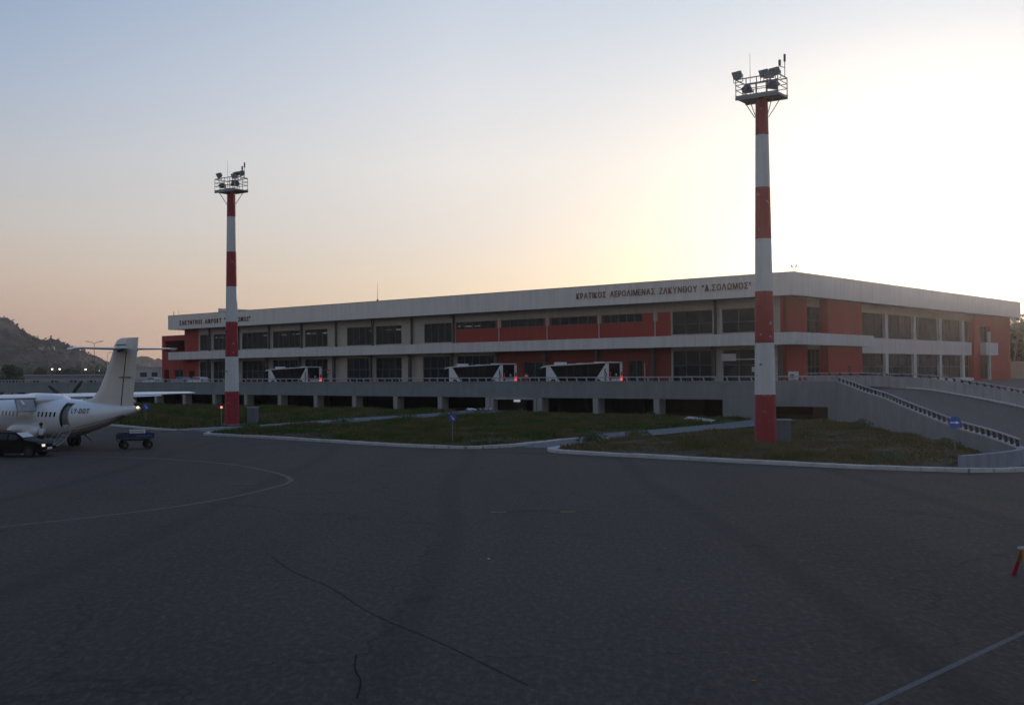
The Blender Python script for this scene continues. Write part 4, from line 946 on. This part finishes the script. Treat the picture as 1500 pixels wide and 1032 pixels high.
# service hose looping from the belly to the ground by the car
hose = MB().path([(-27.75, 71.3, 1.35), (-27.85, 70.9, .9), (-28.0, 70.4, .55), (-28.35, 69.7, .22), (-28.8, 69.0, .08), (-29.2, 68.4, .04), (-29.4, 67.8, .04)], .026, 7).build('hose', M['rim']); tag(hose, 'pale hose curving from the aircraft belly down to the ground by the black car', 'hose')

# ------------------------------------------------------------------ person
def person(loc, rz, label):
    t = thing('person', label, 'person', loc, rz)
    V = {'pel': (0, 0, .95), 'ab': (0, .0, 1.12), 'ch': (0, .01, 1.32), 'nk': (0, 0, 1.47), 'hd': (0, .02, 1.56), 'ht': (0, .02, 1.72),
         'sl': (-.18, 0, 1.40), 'el': (-.25, .03, 1.14), 'wl': (-.22, .16, .92), 'sr': (.18, 0, 1.40), 'er': (.26, .02, 1.14), 'wr': (.24, .14, .92),
         'hl': (-.09, 0, .90), 'kl': (-.10, .03, .50), 'al': (-.11, 0, .09), 'tl': (-.12, .16, .04), 'hr': (.09, 0, .90), 'kr': (.11, .0, .50), 'ar': (.13, -.06, .09), 'tr': (.15, .10, .04)}
    Ed = [('pel', 'ab'), ('ab', 'ch'), ('ch', 'nk'), ('nk', 'hd'), ('hd', 'ht'), ('ch', 'sl'), ('sl', 'el'), ('el', 'wl'), ('ch', 'sr'), ('sr', 'er'), ('er', 'wr'), ('pel', 'hl'), ('hl', 'kl'), ('kl', 'al'), ('al', 'tl'), ('pel', 'hr'), ('hr', 'kr'), ('kr', 'ar'), ('ar', 'tr')]
    Rr = {'pel': .16, 'ab': .16, 'ch': .19, 'nk': .055, 'hd': .085, 'ht': .07, 'sl': .06, 'el': .045, 'wl': .03, 'sr': .06, 'er': .045, 'wr': .03, 'hl': .09, 'kl': .06, 'al': .045, 'tl': .04, 'hr': .09, 'kr': .06, 'ar': .045, 'tr': .04}
    def skin(name, keys, m, grow=0, parent=t, rad=None):
        ks = list(keys); me = bpy.data.meshes.new(name); me.from_pydata([V[k] for k in ks], [(ks.index(a), ks.index(b)) for a, b in Ed if a in ks and b in ks], [])
        o = link(name, me, parent); sm = o.modifiers.new('s', 'SKIN'); sd = me.skin_vertices[0].data
        for i, k in enumerate(ks): rr = Rr[k]+grow; sd[i].radius = (rr, rr*.8)
        sd[0].use_root = True; su = o.modifiers.new('u', 'SUBSURF'); su.levels = su.render_levels = 1
        me.materials.append(m); return o
    skin('body', V.keys(), M['skin']); skin('shirt', ['pel', 'ab', 'ch', 'sl', 'el', 'sr', 'er'], M['shirt'], .03); skin('trousers', ['pel', 'hl', 'kl', 'al', 'hr', 'kr', 'ar'], M['trousers'], .016)
    MB().sphere((0, -.01, 1.69), .115, 12, 8, (1, 1.1, .95)).build('hair', M['hair'], t, smooth=True)
    for s in (-1, 1):   # hands with fingers
        hx, hy, hz = s*.23, .16, .86; mb = MB(); mb.box(hx-.02, hx+.02, hy-.045, hy+.045, hz-.05, hz+.05)
        for k in range(4): mb.tube((hx, hy-.035+.023*k, hz-.05), (hx-s*.015, hy-.03+.023*k, hz-.12-.01*(k in (1, 2))), .010, .007, 5)
        mb.tube((hx, hy+.045, hz+.01), (hx-s*.02, hy+.08, hz-.05), .011, .008, 5); mb.build('hand', M['skin'], t)
        mb = MB().box(s*.12-.05, s*.12+.05, -.09, .2, 0, .07); mb.build('shoe', M['rubber'], t, (0, 0 if s < 0 else -.06, 0), bevel=.02)
    return t
person((-29.55, 71.0, 0), R(-150), 'person in a white shirt and dark trousers standing under the aircraft behind the black car')

# ------------------------------------------------------------------ baggage cart and its load
ct = thing('baggage_cart', 'low blue baggage trailer on four small wheels beside the aircraft tail', 'cart', (-24.25, 72.9, 0), R(28)); ct.scale = (.93, .93, 1)
BX(-1.1, 1.1, -.7, .7, .62, .72).build('deck', M['dirtmetal'], ct)
for a in ((-1.12, 1.12, -.73, -.69, .73, 1.0), (-1.12, 1.12, .69, .73, .73, 1.0), (-1.13, -1.09, -.69, .69, .73, 1.0), (1.09, 1.13, -.69, .69, .73, 1.0)): BX(*a).build('side_board', M['bluepaint'], ct)
lt = link('marking', None, ct)
BX(-.1, .95, -.736, -.732, .80, .86).build('stripe', M['signblue'], lt)
MB().box(-1.0, 1.0, -.05, .05, .5, .62).box(-.85, -.75, -.6, .6, .5, .615).box(.75, .85, -.6, .6, .5, .615).build('chassis', M['dirtmetal'], ct)
for x in (-.8, .8):
    for y in (-.55, .55):
        w = MB().tube((x, y-.08, .25), (x, y+.08, .25), .25, n=16).build('wheel', M['rubber'], ct); MB().tube((x, y-.09, .25), (x, y+.09, .25), .12, n=10).build('rim', M['dirtmetal'], w)
        MB().tube((x, y, .3), (x, y, .5), .04, n=6).build('fork', M['dirtmetal'], ct)
MB().path([(-1.1, 0, .5), (-1.25, 0, .55), (-1.3, 0, .95)], .03, 6).build('tow_bar', M['dirtmetal'], ct)
bx = thing('white_box', 'white box lying on top of the blue baggage trailer', 'box', (-24.35, 73.0, .725), R(12)); BX(-.28, .62, -.35, .35, 0, .42).build('box_body', M['plastic'], bx, bevel=.02); BX(-.3, .64, -.37, .37, .421, .46).build('lid', M['plastic'], bx)
bg_ = thing('luggage_bag', 'small dark and white bag beside the white box on the trailer', 'bag', (-24.85, 72.8, .725), R(12)); MB().sphere((0, 0, .16), .17, 10, 8, (1.2, .8, 1)).build('bag_body', M['trousers'], bg_, smooth=True); MB().path([(-.1, 0, .3), (-.05, 0, .38), (.05, 0, .38), (.1, 0, .3)], .015, 5).build('handle', M['plastic'], bg_)

# ------------------------------------------------------------------ signs, beacons, debris
def arrow_sign(loc, rz, r, zc, arot, label, back=0):
    t = thing('traffic_sign', label, 'sign', loc, rz)
    MB().tube((0, .03, -.1), (0, .03, zc+r*.6), .03, n=8).build('pole', M['galv'], t)
    MB().tube((0, 0, zc), (0, -.012, zc), r, n=28).build('disc', M['signblue'], t)
    ar = MB().prism([(-.72*r, .07*r), (.2*r, .07*r), (.2*r, .26*r), (.74*r, 0), (.2*r, -.26*r), (.2*r, -.07*r), (-.72*r, -.07*r)], .006, 'y', -.019)
    ar.build('arrow', M['signwhite'], t, (0, 0, zc), (0, arot, 0))
arrow_sign((-3.9, 73.6, .1), R(2), .23, 1.68, R(55), 'small round blue sign with white arrow on the centre grass by the kerb')
arrow_sign((24.15, 61.9, .15), R(-20), .33, 1.60, R(0), 'round blue sign with white arrow pointing right in front of the ramp wall')
arrow_sign((-34.45, 106.5, .1), R(18), .30, 1.68, R(55), 'small round blue sign in the grass just right of the aircraft tail light')
def red_post(loc, label, h, glow, base=False):
    t = thing('signal_post', label, 'signal post', loc); MB().tube((0, 0, -.1), (0, 0, h), .035, n=7).build('pole', M['galv'], t)
    MB().tube((0, 0, h), (0, 0, h+.08), .09, n=10).build('lamp_base', M['lamp'], t); MB().sphere((0, 0, h+.16), .11, 10, 8, (1, 1, 1.2)).build('lamp', M[glow], t)
    if base: BX(-.15, .15, -.15, .15, 0, .35).build('foot', M['signred'], t)
red_post((-26.0, 101.2, .2), 'thin post with a small pink lamp in the grass left of the farther mast', 1.45, 'pinkglow')
def no_entry(loc, h, label):
    t = thing('no_entry_sign', label, 'sign', loc, -YAW); MB().tube((0, .03, 0), (0, .03, h), .04, n=7).build('pole', M['galv'], t)
    MB().tube((0, 0, h), (0, -.015, h), .32, n=20).build('disc', M['signred'], t); BX(-.2, .2, -.022, -.016, h-.06, h+.06).build('bar', M['signwhite'], t); BX(-.12, .12, -.1, .1, 0, .9).build('foot', M['signred'], t)
no_entry(vloc(62.4, 14), 2.0, 'red round sign on a pole behind the leftmost bus on the viaduct')
no_entry(vloc(26.9, 14), 1.3, 'red round sign between the middle and the rightmost bus')
sp = tag(MB().tube((0, 0, 0), (0, 0, 2.6), .05, n=7).build('steel_post', M['rail'], None, vloc(11.0, 13)), 'plain pale post behind the railing right of the rightmost bus', 'post')
rb_ = MB(); rb_.prism([(-1.3, 0), (1.2, -.05), (1.35, .1), (-1.1, .16)], .9, 'y', -.45)
tag(rb_.build('concrete_slab', M['kerb'], None, (16.2, 98.5, .45), (R(6), R(5), R(-30))), 'pale broken slab lying on the grass near the nearer mast', 'slab')
for i, (x, y, a, lb) in enumerate(((-3.6, 126.5, 20, 'crumpled white plastic sheet on the path left of the framed opening'), (-5.4, 127.3, -30, 'smaller white plastic scrap left of the crumpled sheet on the path'))):
    mb = MB(); q = random.Random(i); g = [[(u*.35+q.uniform(-.1, .1), v*.3+q.uniform(-.1, .1), .05+q.uniform(0, .35)) for u in range(5-i)] for v in range(4)]
    w = 5-i; mb.add([p for row in g for p in row], [(r_*w+c, r_*w+c+1, (r_+1)*w+c+1, (r_+1)*w+c) for r_ in range(3) for c in range(w-1)])
    tag(mb.build('plastic_sheet', M['plastic'], None, (x, y, .45), (0, 0, R(a))), lb, 'litter')
for x, y, a, s, lb in ((-14.5, 130, 40, 1.6, 'fallen pale plank on the far grass under the left pillars'), (-27, 128, 38, 1.2, 'short pale plank on the far grass behind the farther mast')):
    tag(BX(-s, s, -.12, .12, 0, .12).build('plank', M['kerb'], None, (x, y, .28), (0, 0, R(a-80))), lb, 'plank')
for x, y, m, lb in ((-.62, 28.2, 'plastic', 'tiny white scrap lying alone on the middle of the apron'), (3.55, 16.9, 'orange', 'tiny orange scrap on the apron left of the white line')):
    tag(MB().sphere((0, 0, .012), .028, 7, 5, (1.4, .8, .5)).build('litter_scrap', M[m], None, (x, y, .01)), lb, 'litter')
# white box by the railing at the head of the ramp
t = thing('control_box', 'pale control box on short legs behind the railing at the head of the ramp', 'box', loc2w(8.2, -16.4, 3.06), -YAW)
BX(-.42, .42, -.25, .25, .75, 1.55).build('box_body', M['whitetrim'], t, bevel=.02); BX(-.2, .2, -.27, -.252, .95, 1.3).build('panel', M['column'], t)
for s in (-.32, .32): BX(s-.05, s+.05, -.05, .05, 0, .749).build('leg', M['galv'], t)
# trestle at the right edge
tr = thing('trestle', 'small folding trestle with red and yellow striped legs at the right edge of the apron', 'trestle', (11.55, 25.3, 0), R(10))
MB().box(-.32, .5, -.05, .05, .62, .67).build('top_rail', M['kerb'], tr)
for sx in (-.22, .38):
    for sy in (-1, 1):
        for k in range(4):
            z0, z1 = .62-.155*k, .62-.155*(k+1); a = .02+.24*(k/4); b = .02+.24*((k+1)/4)
            MB().add([(sx-.045-a*.25, sy*a-.012, z0), (sx+.045-a*.25, sy*a-.012, z0), (sx+.045-a*.25, sy*a+.012, z0), (sx-.045-a*.25, sy*a+.012, z0), (sx-.055-b*.25, sy*b-.012, z1+.002), (sx+.055-b*.25, sy*b-.012, z1+.002), (sx+.055-b*.25, sy*b+.012, z1+.002), (sx-.055-b*.25, sy*b+.012, z1+.002)],
                     [(0, 1, 2, 3), (7, 6, 5, 4), (0, 4, 5, 1), (1, 5, 6, 2), (2, 6, 7, 3), (3, 7, 4, 0)]).build('leg', M['orange' if k < 2 else 'pinkred'], tr)
MB().add([(-.26, -.06, .5), (.42, -.06, .5), (.38, -.16, .28), (-.3, -.16, .28), (-.26, -.05, .5), (.42, -.05, .5), (.38, -.15, .28), (-.3, -.15, .28)], [(0, 1, 2, 3), (7, 6, 5, 4), (0, 4, 5, 1), (1, 5, 6, 2), (2, 6, 7, 3), (3, 7, 4, 0)]).build('board', M['orange'], tr)
# roof-top things
tag(MB().tube((0, 0, 0), (0, 0, 2.9), .04, .015, 6).box(-.12, .12, -.12, .12, 0, .3).build('roof_aerial', M['column'], None, loc2w(-68.6, .8, 15.68)), 'thin tall aerial rising from the middle of the terminal roof edge', 'aerial')
t = thing('roof_siren', 'small two horned siren on the near corner of the terminal roof', 'siren', loc2w(-.5, 1.2, 15.68), -YAW)
MB().tube((0, 0, 0), (0, 0, .5), .04, n=6).build('pole', M['column'], t)
for s in (-1, 1): MB().tube((s*.08, 0, .5), (s*.28, 0, .62), .05, .07, 8).tube((s*.28, 0, .60), (s*.26, 0, .85), .06, .1, 8).build('horn', M['column'], t)
for x, h, lb in ((-122.6, .7, 'short stub aerial on the left end of the terminal roof'), (-121.0, 1.0, 'thin whip aerial just right of the stub aerial on the left roof end')):
    tag(MB().tube((0, 0, 0), (0, 0, h), .06 if h < .9 else .02, .05 if h < .9 else .015, 6).build('roof_aerial', M['column'], None, loc2w(x, .3, 15.68)), lb, 'aerial')
tag(MB().tube((0, 0, 0), (0, 0, .9), .05, .05, 6).sphere((0, 0, 1.0), .14, 8, 6).build('roof_lamp', M['column'], None, loc2w(-.4, 79.5, 15.63)), 'small lamp stub on the far right end of the terminal roof', 'lamp')
# bird
bd = thing('bird', 'tiny dark bird flying high in the open sky', 'bird', (4.1, 400, 66), R(40)); MB().sphere((0, 0, 0), .1, 8, 6, (2.2, .8, .8)).build('body', M['bird'], bd, smooth=True)
for s in (-1, 1): MB().add([(.12, s*.05, .02), (-.12, s*.05, .02), (-.16, s*.55, .14), (.06, s*.6, .16), (.12, s*.05, .05), (-.12, s*.05, .05), (-.16, s*.55, .16), (.06, s*.6, .18)], [(0, 1, 2, 3), (7, 6, 5, 4), (0, 4, 5, 1), (1, 5, 6, 2), (2, 6, 7, 3), (3, 7, 4, 0)]).build('wing', M['bird'], bd)

# ------------------------------------------------------------------ background: hill, trees, far buildings, street lamps
def hill_mat():
    m, nt, b = new_mat('scrubby_hillside'); N = nt.nodes.new; L = nt.links.new
    b.inputs['Roughness'].default_value = .95; b.inputs['Specular IOR Level'].default_value = .1
    tc = N('ShaderNodeTexCoord'); n = N('ShaderNodeTexNoise'); n.inputs['Scale'].default_value = .018; n.inputs['Detail'].default_value = 9; n.inputs['Roughness'].default_value = .72
    L(tc.outputs['Object'], n.inputs['Vector']); cr = N('ShaderNodeValToRGB'); e = cr.color_ramp.elements
    e[0].position = .40; e[0].color = (.012, .015, .014, 1); e[1].position = .70; e[1].color = (.17, .145, .13, 1)
    x = e.new(.49); x.color = (.026, .028, .024, 1); x = e.new(.57); x.color = (.080, .070, .062, 1)
    L(n.outputs[0], cr.inputs[0]); L(cr.outputs[0], b.inputs['Base Color']); return m
from mathutils import noise as mn
def hill(name, ridge, d0, dr, d1, seed, amp=6, turn=0):
    """ridge: list of (azimuth tangent x/y, top z) ; the slope climbs from depth d0 to the ridge at dr and falls to d1"""
    us = np.linspace(ridge[0][0], ridge[-1][0], 260); tz = np.interp(us, [r[0] for r in ridge], [r[1] for r in ridge])
    ds = list(np.linspace(d0, dr, 40))+list(np.linspace(dr, d1, 8))[1:]; vs = []; fs_ = []
    for j, d in enumerate(ds):
        f = (d-d0)/(dr-d0) if d <= dr else 1-(d-dr)/(d1-dr)
        f = max(0, f); s = f*f*(3-2*f)*.55+f*.45
        for u, z in zip(us, tz):
            p = Vector((u*d, d, 0)); nz = mn.fractal(p*.012+Vector((seed, 0, 0)), .8, 2.1, 6)*amp*2.2+abs(mn.noise(p*.08))*amp*.35
            vs.append((u*d, d, -3+(z+3)*s+nz*min(1, f*2.2)*(0.35 if abs(f-1) < .05 else 1)))
    n = len(us)
    for j in range(len(ds)-1):
        for i in range(n-1): fs_.append((j*n+i, j*n+i+1, (j+1)*n+i+1, (j+1)*n+i))
    o = MB().add(vs, fs_).build(name, M['hill'], None, smooth=False); struct(o); o.rotation_euler = (0, 0, turn); return vs, us, ds
M['hill'] = hill_mat()
PX = lambda px: (px-750)/1658.2
def RZ(px, py, d): return 4.6+(516+1658.2*math.tan(PIT)-(px-750)*.008-py)/1658.2*d
rid = [(-140, 430), (-60, 452), (0, 469), (23, 476), (46, 487), (70, 496), (100, 505), (125, 511), (149, 518), (163, 526), (185, 540), (230, 552)]
v1, us1, ds1 = hill('hill', [(PX(a), RZ(a, b+9, 1150)) for a, b in rid], 680, 1150, 1500, 3.3)
rid2 = [(90, 552), (140, 536), (175, 527), (195, 523), (212, 525), (235, 530), (300, 536), (420, 542), (560, 550)]
hill('hill', [(PX(a), RZ(a, b, 1900)) for a, b in rid2], 1400, 1900, 2300, 8.1, 5)
rid3 = [(.50, 6), (.56, 14), (.66, 30), (.9, 44), (1.3, 52), (1.9, 60), (2.6, 55), (3.4, 40)]
hill('hill', rid3, 240, 400, 520, 5.7, 4)  # out-of-view hill added to darken reflections in the side windows
hill('hill', [(-1.1, 60), (-.6, 85), (0, 95), (.5, 80), (1.15, 55)], 620, 1050, 1300, 11.9, 7, R(86))  # unseen hill added at far left so the front windows reflect darker
# scrub and trees along the ridge and on the slope, too many to count
mb = MB(); rr = random.Random(4)
def blob(mb, c, r, rr, n=5):
    for k in range(n):
        o = Vector(c)+Vector((rr.uniform(-1, 1)*r*.7, rr.uniform(-1, 1)*r*.7, rr.uniform(-.1, .8)*r)); q = r*rr.uniform(.35, .7)
        b = len(mb.v); t = rr.uniform(0, 3)
        P = [(o.x+q*cos(t+i*2*pi/5)*rr.uniform(.7, 1.2), o.y+q*sin(t+i*2*pi/5)*rr.uniform(.7, 1.2), o.z+rr.uniform(-.2, .2)*q) for i in range(5)]
        P += [(o.x, o.y, o.z+q*rr.uniform(.6, 1.1)), (o.x, o.y, o.z-q*.6)]
        mb.add(P, [(i, (i+1) % 5, 5) for i in range(5)]+[((i+1) % 5, i, 6) for i in range(5)])
nU = len(us1)
for i in range(1500):
    j = rr.randrange(4, 42) if i > 260 else rr.choice((38, 39, 39, 40)); u = rr.randrange(0, nU); v = v1[j*nU+u]
    blob(mb, v, rr.uniform(1.2, 3.2), rr, 3)
o = mb.build('hillside_scrub', M['leaf']); o['kind'] = 'stuff'
# dark belt of trees at the foot of the hill
mb = MB()
for i in range(420):
    px = rr.uniform(-60, 235); d = rr.uniform(420, 660); hgt = rr.uniform(2.5, 6.5); blob(mb, (PX(px)*d, d, hgt*.5), hgt*.75, rr, 6)
o = mb.build('tree_belt', M['leaf']); o['kind'] = 'stuff'

def tree(loc, h, r, label, seed, m='leaf', n=1400, leaf=.30, lobes=7, name='tree', group=None):
    rr = random.Random(seed); t = thing(name, label, 'tree', loc, 0, group)
    mb = MB(); mb.tube((0, 0, -.3), (0, 0, h*.45), r*.09, r*.05, 8); L = []
    for k in range(lobes):
        a = 2*pi*k/lobes+rr.uniform(-.4, .4); q = r*rr.uniform(.25, .62); z = h*rr.uniform(.38, .86); p = (cos(a)*q, sin(a)*q, z); L.append((p, r*rr.uniform(.32, .52)))
        mb.tube((0, 0, h*rr.uniform(.2, .42)), p, r*.035, r*.01, 5)
    L.append(((0, 0, h*.85), r*.4)); mb.build('trunk', M['bark'], t); cb = MB()
    for i in range(n):
        p, q = rr.choice(L); d = Vector((rr.gauss(0, 1), rr.gauss(0, 1), rr.gauss(0, .8))).normalized(); c = Vector(p)+d*q*rr.uniform(.55, 1.15)
        s = leaf*rr.uniform(.6, 1.5); a = Vector((rr.gauss(0, 1), rr.gauss(0, 1), rr.gauss(0, .6))).normalized(); b = a.orthogonal().normalized()
        cb.add([c-a*s, c+b*s*.6, c+a*s, c-b*s*.6], [(0, 1, 2, 3)])
    cb.build('crown', M[m], t); return t
def AT(px, d, z=0): return (PX(px)*d, d, z)
tree(AT(18, 300), 8.0, 3.3, 'dark rounded tree standing beyond the left ramp under the hill', 1)
tree(AT(45, 320), 5.2, 2.0, 'slim dark tree between the rounded tree and the long grey shed', 2)
tree(AT(-8, 290), 5.0, 3.0, 'dark bush like tree cut by the left edge of the photo', 3)
tree(AT(102, 400), 7.0, 4.0, 'dark spreading tree behind the long grey shed', 4, leaf=.45)
tree(AT(57, 420), 8.5, 2.6, 'dark tree behind the left end of the grey shed', 5, leaf=.45)
# trees at the far right behind the terminal
tree(AT(1497, 236, 2.0), 13.0, 7.5, 'tall brownish evergreen seen past the right end of the terminal', 6, 'leafbrown', 5200, .38, 16)
tree(AT(1530, 226, 2.0), 13.6, 7.5, 'brownish evergreen cut by the right edge of the photo', 7, 'leafbrown', 4200, .38, 16)
tree(AT(1508, 258, 1.0), 11.0, 7.0, 'lower evergreen filling the gap behind the two brownish ones', 8, 'leafbrown', 3600, .38, 14)
gw = thing('garden_wall', 'low pale pinkish wall beyond the right end of the terminal', 'wall', AT(1500, 205, 3.0), R(-20)); BX(-6, 12, -.15, .15, 0, 3.0).build('wall_body', mat('pink_render', (.42, .30, .24), .9), gw); BX(-6.05, 12.05, -.2, .2, 3.001, 3.1).build('coping', M['whitetrim'], gw)
# far buildings
fb = thing('long_shed', 'long low grey shed behind the left ramp under the hill', 'building', AT(108, 262), R(22))
BX(-10.5, 10.5, 0, 12, 0, 5.0).build('wall', M['fargrey'], fb); MB().prism([(-10.7, 5.001), (10.7, 5.001), (10.7, 5.25), (-10.7, 5.25)], 12.6, 'y', -.3).build('roof', M['farwhite'], fb)
for k in range(5): BX(-9+4*k, -7.2+4*k, -.06, -.002, 2.9, 4.0).build('window', M['dglass'], fb)
fb = thing('white_hall', 'white flat roofed hall seen between the fin and the terminal', 'building', AT(203, 310), R(12))
BX(-7, 7, 0, 14, 0, 7.0).build('wall', M['farwhite'], fb); BX(-7.2, 7.2, -.2, 14.2, 7.001, 7.35).build('roof', M['cabtop'], fb); BX(-6.9, -2, -3.5, -.002, 0, 4.0).build('annex', M['fargrey'], fb)
BX(5.0, 5.3, -.5, -.2, 0, 8.6).build('chimney', M['farwhite'], fb)
for k in range(4): BX(-5.6+3*k, -3.9+3*k, -.06, -.002, 4.6, 5.8).build('window', M['dglass'], fb)
for i, (px, py, d, lb) in enumerate(((60, 508, 960, 'pale hillside house, left of the two on the slope'), (74, 508, 975, 'pale hillside house, right of the two on the slope'))):
    z = RZ(px, py, d); fb = thing('hillside_house', lb, 'house', AT(px, d, z-6), R(10)); BX(-3, 3, -3, 3, -6, 5.8).build('wall', M['farwhite'], fb)
    MB().prism([(-3.3, 5.8), (3.3, 5.8), (0, 7.6)], 6.6, 'y', -3.3).build('roof', M['bark'], fb)
def street_lamp(loc, h, label, lit, arms=1, rz=0, group='street lamps'):
    t = thing('street_lamp', label, 'street lamp', loc, rz, group); MB().tube((0, 0, 0), (0, 0, h), .12, .06, 7).build('pole', M['galv'], t)
    for s in ((-1, 1) if arms == 2 else (1,)):
        MB().path([(0, 0, h), (s*.7, 0, h+.35), (s*1.3, 0, h+.45)], .05, 5).build('arm', M['galv'], t)
        hd = MB().add([(s*1.1, -.16, h+.38), (s*2.0, -.12, h+.48), (s*2.0, .12, h+.48), (s*1.1, .16, h+.38), (s*1.2, -.1, h+.55), (s*1.9, -.08, h+.6), (s*1.9, .08, h+.6), (s*1.2, .1, h+.55)], [(0, 1, 2, 3), (7, 6, 5, 4), (0, 4, 5, 1), (1, 5, 6, 2), (2, 6, 7, 3), (3, 7, 4, 0)]).build('lamp_head', M['lamp'], t)
        if lit: MB().sphere((s*1.5, 0, h+.30), .33, 8, 6, (1, 1, .7)).build('bulb', M['streetglow'], hd)
    return t
street_lamp(AT(138, 250), 12.0, 'unlit double armed street lamp above the aircraft tailplane', False, 2, R(5))
street_lamp(AT(157, 290), 10.5, 'unlit slim street lamp beside the fin of the aircraft', False, 1, R(80))
for px, py, lb in ((70, 540.5, 'lit street lamp under the hill, leftmost of the lit ones'), (81, 540.5, 'lit street lamp, second from the left under the hill'), (119, 541, 'lit street lamp left of the fin, standing alone'), (140.5, 543, 'lit street lamp nearest the fin, left of its close neighbour'), (144.5, 543, 'lit street lamp nearest the fin, right of its close neighbour')):
    d = 400 if px < 130 else 440; street_lamp(AT(px, d), RZ(px, py, d)-.3, lb, True)

# ------------------------------------------------------------------ air
if HAZE:
    hz = BX(-2300, 2300, -300, 2600, -1.2, 125).build('haze', None); hz['kind'] = 'stuff'
    m = bpy.data.materials.new('haze_air'); m.use_nodes = True; nt = m.node_tree; nt.nodes.clear()
    out = nt.nodes.new('ShaderNodeOutputMaterial'); pv = nt.nodes.new('ShaderNodeVolumePrincipled'); nt.links.new(pv.outputs[0], out.inputs['Volume'])
    pv.inputs['Color'].default_value = (.92, .90, .95, 1); pv.inputs['Density'].default_value = HAZE; pv.inputs['Anisotropy'].default_value = .84
    hz.data.materials.append(m)
